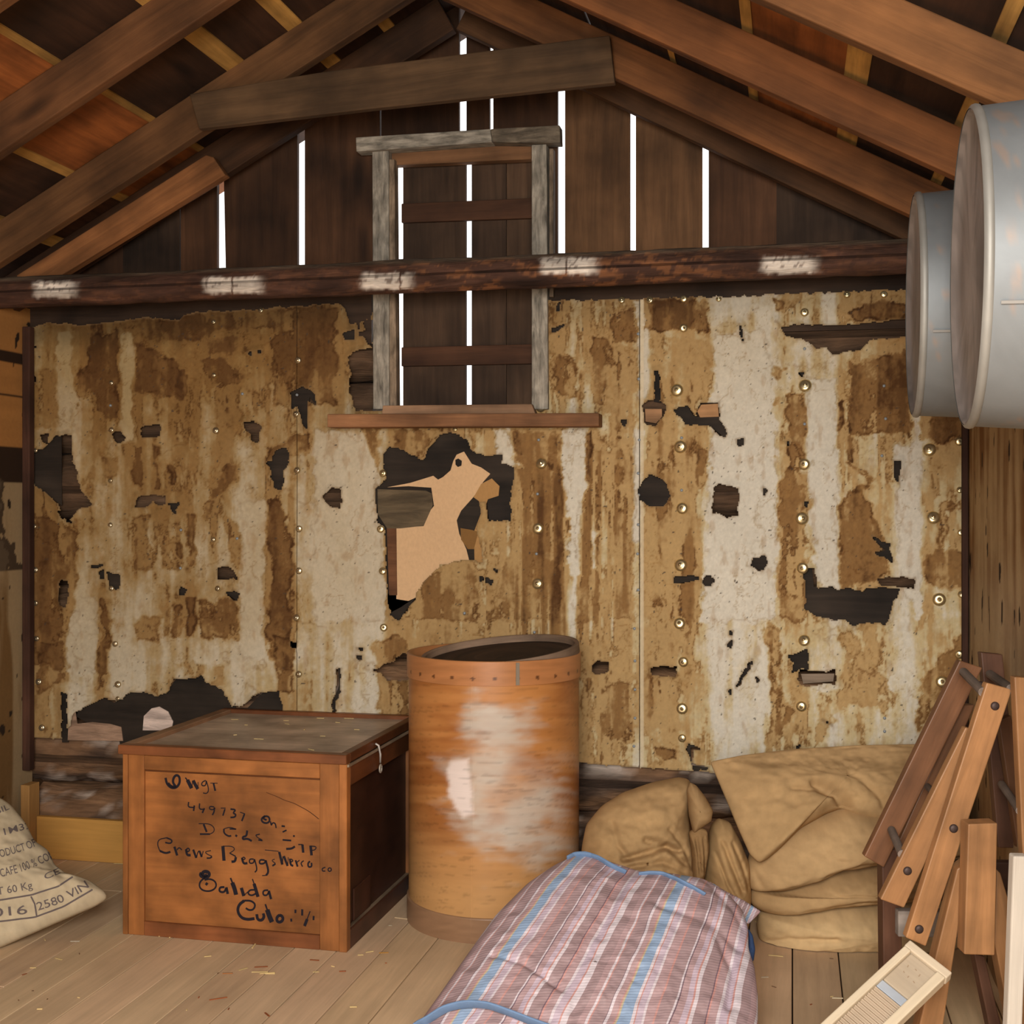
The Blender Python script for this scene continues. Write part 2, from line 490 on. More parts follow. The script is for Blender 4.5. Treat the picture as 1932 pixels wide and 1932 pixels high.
def left_col(Y, Z):
    n = fbm(Y * 6, Z * 6, 3, 4); st = fbm(Y * 14, Z * 2, 5, 4)
    c = lin((150, 128, 96))[None] * (1 - sst(.4, .65, st)[:, None]) + lin((112, 84, 50))[None] * sst(.4, .65, st)[:, None]
    up = Z > 1.62                                  # two clean boards near the top
    brd = lin((160, 112, 62))[None] * (0.9 + .2 * fbm(Y * 2, Z * 30, 8, 3))[:, None]
    c = np.where(up[:, None], brd, c)
    seam = (np.abs(Z - 1.84) < .006) | (np.abs(Z - 1.99) < .02) | ((Z > 1.5) & (Z < 1.64))
    c = np.where(seam[:, None], lin((48, 34, 24))[None], c)
    mid = (Z > 1.15) & (Z < 1.55)
    c = np.where((mid & (n > .5))[:, None], lin((86, 72, 56))[None], np.where((mid & (n > .44))[:, None], lin((70, 56, 42))[None], c))
    sp = fbm(Y * 22, Z * 22, 14, 2)
    return np.where((sp > .8)[:, None], lin((45, 34, 26))[None], c)


def right_col(Y, Z):
    st = fbm(Y * 20, Z * 1.6, 21, 4); n = fbm(Y * 4, Z * 5, 25, 4)
    s = sst(.35, .7, st * .6 + n * .45)[:, None]
    c = lin((176, 150, 110))[None] * (1 - s) + lin((122, 84, 44))[None] * s
    low = sst(1.35, 1.05, Z)[:, None] * .5
    c = c * (1 - low) + lin((170, 150, 122))[None] * low
    sp = fbm(Y * 26, Z * 9, 29, 2)
    return np.where((sp > .79)[:, None], lin((52, 36, 24))[None], c)


side_wall('wall_left', XL, YF, YW + .03, 2.2, left_col, 1, -1)
side_wall('wall_right', XR, YF, YW + .03, 2.2, right_col, 2, 1)

# front wall around the doorway (behind the photographer)
m = MB()
wc = lin((120, 92, 66))
m.box((XL - .1, YF - .06, 0), (-1.75, YF, 2.2), wc); m.box((.3, YF - .06, 0), (XR + .1, YF, 2.2), wc)
m.slab([(XL - .1, YF, 2.2), (XR + .1, YF, 2.2), (RX, YF, 3.3)], (0, -.06, 0), wc, (1, 0, 0))
struct(m.build('wall_front', M_TIMBER))

# gable of upright boards with daylight between them
m = MB()
gb = [(0, None)]
edges = [-40, 130, 232, 340, 416, 568, 718, 873, 927, 1059, 1194, 1331, 1465, 1610, 1760, 1900]
gapw = {340: 2, 416: 13, 568: 14, 718: 3, 873: 14, 927: 7, 1059: 14, 1194: 11, 1331: 12}
YG = YW + .05
for i in range(len(edges) - 1):
    a, b = edges[i], edges[i + 1]
    xa = on_y(a + gapw.get(a, 0) / 2, 300, YG)[0]; xb = on_y(b - gapw.get(b, 0) / 2, 300, YG)[0]
    z0 = 2.13
    if 700 < (a + b) / 2 < 1059: z0 = on_y(880, 272, YG)[2]
    c = lin((70, 46, 30)) * (0.75 + .5 * RNG.rand()) * np.array([1, 1, .95])
    if a >= 1465 or a == 232: c = lin((62, 46, 34))
    if a in (1059, 1194): c = lin((104, 74, 48))
    ta, tb = roof_z(xa, RD), roof_z(xb, RD)
    dz = .012 if a == 416 else 0
    zz = np.linspace(0, 1, 9); pl = []
    pts = [(xa + dz * 1.0, YG, z0), (xb, YG, z0), (xb, YG, tb)]
    if xa < RX < xb: pts.append((RX, YG, roof_z(RX, RD)))
    pts.append((xa - dz * .2, YG, ta))
    m.slab(pts, (0, .02, 0), c, (0, 0, 1))
# boards that close the wall beside the window, below the head
for a, b in ((1031, 1059 - 7),):
    xa, xb = on_y(a, 300, YG)[0], on_y(b, 300, YG)[0]
    m.slab([(xa, YG, 2.1), (xb, YG, 2.1), (xb, YG, on_y(880, 262, YG)[2]), (xa, YG, on_y(880, 262, YG)[2])], (0, .02, 0), lin((76, 52, 34)), (0, 0, 1))
struct(m.build('wall_gable', M_TIMBER))

# roof deck: boards running along the ridge, pale laths over the joints
m = MB()


def roof_board(xa, xb, y0, y1, col, dz=0.0, th=.022):
    za, zb = roof_z(xa, RD + dz), roof_z(xb, RD + dz)
    m.hexa([(xa, y0, za), (xb, y0, zb), (xb, y0, zb + th), (xa, y0, za + th)],
           [(xa, y1, za), (xb, y1, zb), (xb, y1, zb + th), (xa, y1, za + th)], col)


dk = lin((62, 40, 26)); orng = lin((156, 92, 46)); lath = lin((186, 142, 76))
lx = [XL - .35, -2.81, -2.52, -2.2, -1.885, -1.665, -1.45, RX]
rx = [RX, -.93, -.66, -.38, -.115, .165, .44, .72, XR + .4]
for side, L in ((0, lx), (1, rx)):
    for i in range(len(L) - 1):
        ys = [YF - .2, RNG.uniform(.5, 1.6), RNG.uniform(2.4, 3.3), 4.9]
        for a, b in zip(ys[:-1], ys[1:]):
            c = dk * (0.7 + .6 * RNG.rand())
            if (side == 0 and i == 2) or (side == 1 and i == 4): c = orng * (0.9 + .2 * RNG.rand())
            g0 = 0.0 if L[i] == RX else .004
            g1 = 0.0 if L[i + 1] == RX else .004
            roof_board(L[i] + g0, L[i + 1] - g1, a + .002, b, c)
m.box((RX - .1, YF - .2, roof_z(RX, RD + .028)), (RX + .1, 4.9, roof_z(RX, RD + .04)), dk, along=(0, 1, 0))
for xx, w, dy in ((-2.2, .022, (0, 4.6)), (-2.52, .03, (0, 4.6)), (-2.81, .05, (0, 4.6)), (-1.885, .06, (0, 4.6)), (-1.665, .05, (0, 4.6)),
                  (-1.45, .04, (3.7, 4.6)), (.168, .06, (0, 4.6)), (-.122, .03, (0, 4.6)), (-.38, .02, (0, 4.6)), (.44, .03, (0, 4.6))):
    roof_board(xx - w / 2, xx + w / 2, dy[0], dy[1], lath * (0.8 + .3 * RNG.rand()), dz=-.006, th=.005)
struct(m.build('ceiling', M_TIMBER))

# rafters: each its own timber
def rafter(Y, side, label, col=(128, 92, 62), x_end=None, w=.045, h=None):
    h = h or (.124 if side > 0 else .14)
    xe = (XR + .05) if side > 0 else (XL - .05)
    if x_end is not None: xe = x_end
    d = np.array([side, 0, -SL]) / math.sqrt(1 + SL * SL)
    n = np.array([SL * side, 0, 1.0]) / math.sqrt(1 + SL * SL)
    A = np.array([RX + side * .003, Y, RZ]) + n * h / 2 - d * 0
    Bx = np.array([xe, Y, roof_z(xe)]) + n * h / 2
    col = tuple(np.array(col) * np.array([.88, .80, .68]))
    mb = MB(); mb.beam(A, Bx, w, h - .003, lin(col) * (0.9 + .2 * RNG.rand()), up=tuple(n))
    return tag(mb.build('rafter', M_TIMBER, bevel=.004), label, 'rafter', 'roof rafters')


rafter(4.5, -1, 'dark rafter against the gable boards on the left slope, partly hidden by the nearer ones', (84, 60, 42))
rafter(4.5, 1, 'dark rafter against the gable boards on the right slope', (92, 68, 48))
rafter(4.12, -1, 'left rafter meeting the left end of the short cross beam', (112, 84, 58))
rafter(4.15, 1, 'right rafter meeting the right end of the short cross beam', (124, 86, 54))
rafter(3.53, -1, 'upper left rafter, above the one that meets the short cross beam', (114, 82, 56))
rafter(3.56, 1, 'middle right rafter between the one above the washtubs and the one at the cross beam', (122, 82, 50))
rafter(2.92, 1, 'uppermost right rafter, running above the two washtubs', (130, 94, 62))
rafter(2.955, -1, 'left rafter of which only a sliver shows along the top left corner', (114, 82, 56))

# short sawn-off board nailed alongside the far left rafter
mb = MB()
q = [on_y(*p, 4.40) for p in ((60, 546), (30, 520), (388, 292), (402, 296), (425, 330))]
q[0] = on_y(60, 553, 4.40)
mb.slab(q, (0, .045, 0), lin((140, 92, 54)), (1, 0, SL))
tag(mb.build('rafter_brace', M_TIMBER, bevel=.004), 'short orange board with a sawn end fixed beside the far left rafter', 'brace')

# collar tie
mb = MB()
q = [on_y(*p, 4.06) for p in ((375, 243), (357, 177), (610, 135), (1150, 66), (1160, 156), (700, 205))]
mb.slab(q, (0, .032, 0), lin((88, 66, 44)), (1, 0, .06))
tag(mb.build('collar_beam', M_TIMBER, bevel=.004), 'short dark cross beam joining two rafters above the window', 'beam')

# peeled tie log with white paint patches
def tie_col(v):
    px, py = project(v)
    n = fbm(px / 22 + .5 * fbm(px / 9, py / 9, 62, 3), py / 8, 61, 5, .6); n2 = fbm(px / 70, py / 12, 66, 4)
    c = lin((80, 54, 42))[None] * (0.4 + .95 * n2)[:, None]
    fl = sst(.5, .58, n) * (.25 + .75 * sst(700, 850, px) * sst(1420, 1300, px)) * sst(.3, .5, n2)
    fl = fl * .7
    c = c * (1 - fl[:, None]) + lin((138, 90, 56))[None] * fl[:, None]
    top = sst(.03, .05, v[:, 2] - TZ)
    c = c * (1 - top[:, None] * .75) + lin((112, 96, 78))[None] * top[:, None] * .75
    for a, b, cy, seam in ((66, 134, 546, 0), (388, 484, 538, 438), (684, 768, 531, 755), (1022, 1116, 501, 1068), (1440, 1532, 500, 0)):
        nn = (fbm(px / 8, py / 6, 77, 3) - .5)
        mk = sst(a - 10, a + 8, px + nn * 12) * sst(b + 22, b - 12, px + nn * 12) * sst(18, 11, np.abs(py - cy) + nn * 8)
        mk = mk * (1 - .7 * sst(.62, .7, fbm(px / 6, py / 4, 80, 3)) * (py < cy + 4)) * (v[:, 1] < TY + .01)
        if seam: mk = mk * sst(0.5, 2.5, np.abs(px - seam))
        c = c * (1 - mk[:, None]) + lin((226, 214, 200))[None] * mk[:, None]
    return c


TY, TZ = 4.35, 2.222
mb = MB()
log(mb, XL + .01, XR - .02, TY, TZ, .058, None, seg=40, step=.006, rough=.005, seed=91, colf=tie_col)
tag(mb.build('tie_log', M_BARK, smooth=True), 'round peeled log with white paint patches spanning the room below the gable', 'log beam')

# corner strips and baseboard
mb = MB(); mb.box((XL + .002, YW - .045, 0.35), (XL + .035, YW - .01, 2.12), lin((72, 46, 34)), along=(0, 0, 1)); struct(mb.build('trim_1', M_TIMBER, bevel=.003))
mb = MB(); mb.box((XR - .022, YW - .03, 0.3), (XR - .002, YW - .005, 2.12), lin((70, 44, 32)), along=(0, 0, 1)); struct(mb.build('trim_2', M_TIMBER, bevel=.003))
xb0 = on_y(70, 1580, 4.55)[0]
mb = MB(); mb.box((xb0, 4.545, .001), (-2.2, 4.572, on_y(150, 1545, 4.545)[2]), lin((196, 146, 76))); struct(mb.build('baseboard_back', M_PLANK, bevel=.003))
mb = MB()
mb.box((XL + .015, 4.50, .0), (xb0 - .003, 4.572, .30), lin((176, 132, 78)), along=(0, 0, 1)); struct(mb.build('trim_3', M_PLANK, bevel=.003))

# ------------------------------------------------------------------ boarded window
win = struct(empty('window_1', on_y(868, 780, YW - .02)))
grey = lin((160, 152, 138)); brown = lin((104, 72, 48))


def ppart(name, quad, Y, th, col, mat, parent, along=(0, 0, 1), bevel=.003, lab=None):
    mb = MB(); mb.slab([on_y(*p, Y) for p in quad], (0, th, 0), col, along)
    o = mb.build(name, mat, parent, bevel=bevel)
    if lab: o['label'] = lab
    return o


ppart('jamb', [(704, 772), (702, 283), (733, 283), (734, 772)], YW - .02, .05, grey, M_PAINTED, win)
ppart('jamb', [(1003, 772), (1003, 273), (1031, 272), (1034, 772)], YW - .02, .05, grey, M_PAINTED, win)
ppart('jamb_strip', [(1036, 560), (1036, 280), (1044, 280), (1044, 560)], YW - .012, .04, lin((120, 104, 86)), M_PAINTED, win)
ppart('reveal', [(733.5, 772), (733.5, 300), (744, 300), (748, 772)], YW - .01, .05, lin((150, 130, 108)), M_PAINTED, win)
ppart('head', [(672, 286), (671, 259), (925, 243), (928, 268)], YW - .04, .06, grey, M_PAINTED, win, (1, 0, 0))
ppart('head', [(928.5, 268), (925.5, 243), (1056, 236), (1057, 270)], YW - .036, .056, lin((120, 108, 92)), M_PAINTED, win, (1, 0, 0))
ppart('head_lining', [(734, 312), (734, 272), (1003, 262), (1003, 300)], YW + .02, .045, lin((118, 84, 56)), M_TIMBER, win, (1, 0, 0))
ppart('stool', [(720, 781), (722, 765), (1003, 762), (1010, 781)], YW - .05, .12, lin((150, 116, 88)), M_TIMBER, win, (1, 0, 0))
ppart('sill', [(617, 806), (617, 781), (1130, 779), (1130, 804)], YW - .09, .085, lin((140, 98, 66)), M_TIMBER, win, (1, 0, 0), .004)
sh = empty('shutter', (0, 0, 0)); sh.parent = win
ws = MB()
YS = YW + .09
for a, b, c in ((760, 879, (70, 52, 38)), (889.5, 955, (66, 49, 36)), (955.5, 1022, (78, 58, 42))):
    ws.slab([on_y(a, 775, YS), on_y(a, 300, YS), on_y(b, 290, YS), on_y(b, 775, YS)], (0, .02, 0), lin(c), (0, 0, 1))
bpy.data.objects.remove(sh)
shutter = ws.build('shutter', M_TIMBER, win, bevel=.003)
ppart('batten', [(757, 420), (757, 384), (1015, 373), (1015, 411)], YS - .022, .021, lin((74, 48, 32)), M_TIMBER, shutter, (1, 0, 0))
ppart('batten', [(757, 691), (757, 655), (1015, 649), (1015, 686)], YS - .022, .021, lin((74, 48, 32)), M_TIMBER, shutter, (1, 0, 0))

# ------------------------------------------------------------------ torn, water-stained lining sheets
def tr(ox, oy, s, pts): return [(ox + s * a, oy + s * b) for a, b in pts]
def R3(*p): return tr(0, 560, .3623, p)
def R4(*p): return tr(600, 460, .3623, p)
def R5(*p): return tr(1232, 460, .3623, p)
def R6(*p): return tr(0, 1200, .4141, p)
def R7(*p): return tr(700, 1150, .4141, p)
def R8(*p): return tr(1232, 1150, .4049, p)
def Z6(*p): return tr(0, 560, .2071, p)
def rect(a, b, c, d): return [(a, c), (b, c), (b, d), (a, d)]


# holes torn through to the logs ('log') or to black tar paper ('tar')
HOLES = [
    ('log', R3((215, 720), (250, 720), (245, 765), (225, 750))),
    ('tar', Z6((262, 1370), (320, 1410), (400, 1390), (500, 1290), (545, 1270), (548, 1880), (460, 1810), (330, 1710), (268, 1700))),
    ('log', Z6((546, 1270), (600, 1260), (648, 1270), (655, 1460), (690, 1560), (700, 1650), (745, 1790), (800, 1830), (850, 1893), (720, 1930), (640, 2010), (590, 1990), (548, 1890))),
    ('log', R3((310, 1120), (400, 1110), (350, 1170), (390, 1175), (330, 1150))),
    ('log', R3((735, 690), (755, 672), (840, 670), (832, 715), (800, 732), (745, 728))),
    ('log', R3((592, 730), (605, 708), (630, 705), (648, 730), (640, 752), (610, 754))),
    ('log', R3((1270, 658), (1320, 652), (1362, 680), (1350, 710), (1345, 755), (1322, 750), (1310, 710), (1278, 690))),
    ('log', R3((705, 1090), (725, 1045), (800, 1035), (865, 1040), (865, 1078), (830, 1080), (800, 1062), (770, 1095))),
    ('tar', R3((880, 1075), (935, 1070), (915, 1100), (912, 1130), (900, 1110))),
    ('tar', R3((1545, 490), (1580, 470), (1635, 505), (1645, 560), (1605, 530), (1600, 690), (1575, 640), (1555, 560), (1525, 580), (1522, 500))),
    ('tar', R3((1390, 868), (1420, 850), (1440, 800), (1480, 790), (1505, 820), (1500, 870), (1470, 905), (1482, 950), (1460, 1005), (1430, 990), (1420, 940), (1410, 880))),
    ('log', R3((1682, 1045), (1730, 1000), (1775, 1003), (1778, 1060), (1768, 1100), (1720, 1090), (1700, 1062))),
    ('log', R3((310, 1500), (325, 1478), (352, 1480), (356, 1560), (340, 1620), (318, 1600))),
    ('tar', R3((565, 1440), (625, 1450), (618, 1520), (585, 1520), (572, 1490))),
    ('tar', R3((468, 1400), (550, 1396), (500, 1412))),
    ('tar', R3((522, 1440), (545, 1425), (545, 1470), (525, 1470))),
    ('log', R3((1142, 1470), (1142, 1415), (1175, 1403), (1210, 1425), (1242, 1470), (1190, 1462))),
    ('tar', R3((1178, 1545), (1220, 1530), (1246, 1545), (1230, 1578))),
    ('tar', R3((940, 1510), (975, 1528), (960, 1552), (943, 1550))),
    ('tar', R3((1290, 295), (1315, 285), (1310, 305))), ('tar', R3((1345, 285), (1360, 280), (1352, 295))),
    ('tar', R3((1520, 1800), (1550, 1800), (1545, 1825), (1525, 1822))),
    ('tar', R3((160, 250), (190, 262), (170, 275))), ('log', R3((155, 418), (185, 412), (185, 445), (160, 445))),
    # beside the window
    ('log', R4((160, 600), (200, 560), (290, 545), (290, 868), (200, 868), (165, 760), (175, 680))),
    ('log', R4((120, 300), (290, 265), (290, 350), (225, 345), (210, 460), (250, 455), (240, 400), (290, 395), (290, 545), (235, 480), (215, 480), (205, 400), (150, 340))),
    ('tar', R4((140, 470), (185, 450), (190, 500), (145, 500))),
    # bottom left
    ('tar', R6((380, 330), (480, 285), (535, 300), (600, 262), (680, 260), (720, 282), (775, 250), (800, 200), (900, 195), (920, 178), (935, 212), (1010, 240), (1060, 322), (1110, 322), (1180, 262), (1268, 250), (1292, 350), (1000, 420), (560, 480), (555, 430), (440, 400), (370, 360))),
    ('log', R6((345, 350), (380, 335), (450, 395), (556, 400), (560, 480), (310, 480), (312, 440))),
    ('tar', R6((285, 260), (303, 262), (306, 475), (288, 475))),
    ('tar', R6((1535, 150), (1550, 150), (1552, 240), (1530, 310), (1530, 352), (1517, 352), (1522, 300), (1540, 230))),
    ('log', R6((1705, 157), (1770, 120), (1800, 120), (1835, 80), (1900, 80), (1900, 195), (1770, 198), (1740, 170))),
    ('tar', R6((1330, 30), (1355, 32), (1350, 52), (1332, 50))), ('tar', R6((1630, 55), (1655, 55), (1650, 65))), ('tar', R6((1625, 88), (1655, 88), (1650, 108), (1632, 106))),
    # centre
    ('tar', R4((340, 1100), (365, 1065), (420, 1070), (545, 1130), (600, 1050), (650, 990), (700, 983), (770, 1020), (800, 1080), (880, 1110), (955, 1098), (955, 1150), (1022, 1168), (1012, 1260), (1000, 1330), (1000, 1440), (890, 1440), (885, 1340), (840, 1335), (850, 1400), (820, 1480), (850, 1600), (860, 1660), (770, 1640), (640, 1665), (560, 1745), (500, 1830), (440, 1870), (380, 1900), (365, 1820), (355, 1480), (310, 1440), (305, 1280), (360, 1230), (345, 1160))),
    ('tar', R4((843, 1735), (862, 1745), (848, 1760))), ('tar', R4((880, 1740), (908, 1760), (895, 1780), (882, 1765))), ('tar', R4((918, 1690), (940, 1695), (925, 1708))),
    ('tar', R4((370, 1830), (470, 1830), (520, 1790), (500, 1850), (420, 1960), (380, 1932))),
    ('tar', R4((1585, 920), (1608, 920), (1600, 955), (1590, 945))), ('tar', R4((1220, 440), (1300, 425), (1225, 460))),
    ('tar', R4((1240, 350), (1260, 300), (1252, 355))),
    ('log', R4((1700, 845), (1720, 815), (1775, 820), (1815, 850), (1790, 900), (1760, 945), (1700, 930))),
    ('tar', R4((1752, 670), (1772, 665), (1780, 820), (1755, 815))),
    # right
    ('tar', R5((-75, 1280), (-20, 1205), (50, 1232), (70, 1255), (90, 1310), (50, 1365), (-15, 1365), (-70, 1330))),
    ('log', R5((665, 435), (800, 425), (1000, 430), (1180, 412), (1400, 388), (1400, 478), (1330, 480), (1200, 490), (1120, 500), (1085, 545), (1010, 560), (940, 577), (905, 538), (850, 545), (800, 500), (700, 478), (640, 400))),
    ('log', R5((318, 1300), (325, 1268), (345, 1252), (440, 1275), (445, 1350), (435, 1410), (390, 1422), (340, 1400), (312, 1405))),
    ('tar', R5((108, 860), (185, 850), (215, 900), (240, 908), (340, 905), (380, 968), (372, 1010), (300, 948), (170, 935))),
    ('log', R5((228, 880), (250, 835), (340, 830), (345, 905), (240, 908))),
    ('tar', R5((508, 1670), (525, 1640), (580, 1628), (595, 1660), (570, 1700))),
    ('tar', R5((108, 1735), (235, 1730), (240, 1745), (115, 1765))), ('tar', R5((260, 1755), (275, 1732), (305, 1735), (318, 1755), (300, 1782), (272, 1780))),
    ('tar', R5((1250, 1135), (1285, 1132), (1280, 1250), (1268, 1230))),
    ('tar', R5((1145, 1520), (1190, 1555), (1235, 1565), (1230, 1600), (1245, 1650), (1200, 1630), (1155, 1612), (1205, 1590), (1170, 1560))),
    ('tar', R5((775, 1700), (840, 1690), (850, 1795), (920, 1788), (960, 1808), (1010, 1795), (1090, 1815), (1110, 1800), (1180, 1790), (1280, 1800), (1250, 1860), (1225, 1940), (1205, 1985), (1180, 1968), (1090, 1970), (1040, 1990), (1010, 1960), (860, 1940), (795, 1900), (800, 1780))),
    ('log', R5((1172, 1745), (1300, 1735), (1362, 1745), (1358, 1795), (1260, 1778), (1180, 1775))),
    ('tar', R5((440, 1020), (470, 1015), (465, 1050), (450, 1050))), ('tar', R5((572, 1272), (592, 1285), (580, 1310))), ('tar', R5((695, 1030), (712, 1025), (705, 1048))),
    ('tar', R5((765, 675), (788, 672), (780, 692))), ('tar', R5((785, 1350), (805, 1345), (800, 1372))), ('tar', R5((450, 425), (470, 470), (468, 510), (458, 470))),
    ('tar', R8((628, 215), (680, 208), (718, 183), (720, 280), (695, 270), (645, 288), (660, 250))),
    ('log', R8((672, 320), (690, 285), (760, 292), (850, 283), (848, 345), (800, 340), (720, 355), (690, 345))),
    ('log', R8((-10, 275), (30, 265), (110, 268), (105, 308), (0, 300))),
    ('tar', R8((385, 362), (420, 300), (465, 232), (450, 275), (405, 345))), ('tar', R8((345, 165), (372, 145), (365, 180))), ('tar', R8((350, 375), (362, 370), (358, 395))),
    ('log', R7((1008, 260), (1030, 235), (1080, 245), (1085, 275), (1050, 290), (1015, 285))),
    ('tar', R8((160, 625), (215, 645), (180, 650), (185, 720), (260, 735), (245, 745), (190, 745), (165, 660))),
    ('tar', R8((790, 512), (835, 540), (805, 522))), ('tar', R8((655, 640), (690, 630), (680, 645))),
    ('tar', R8((480, 315), (495, 330), (487, 340))), ('tar', R7((1630, 105), (1650, 100), (1640, 118))),
]

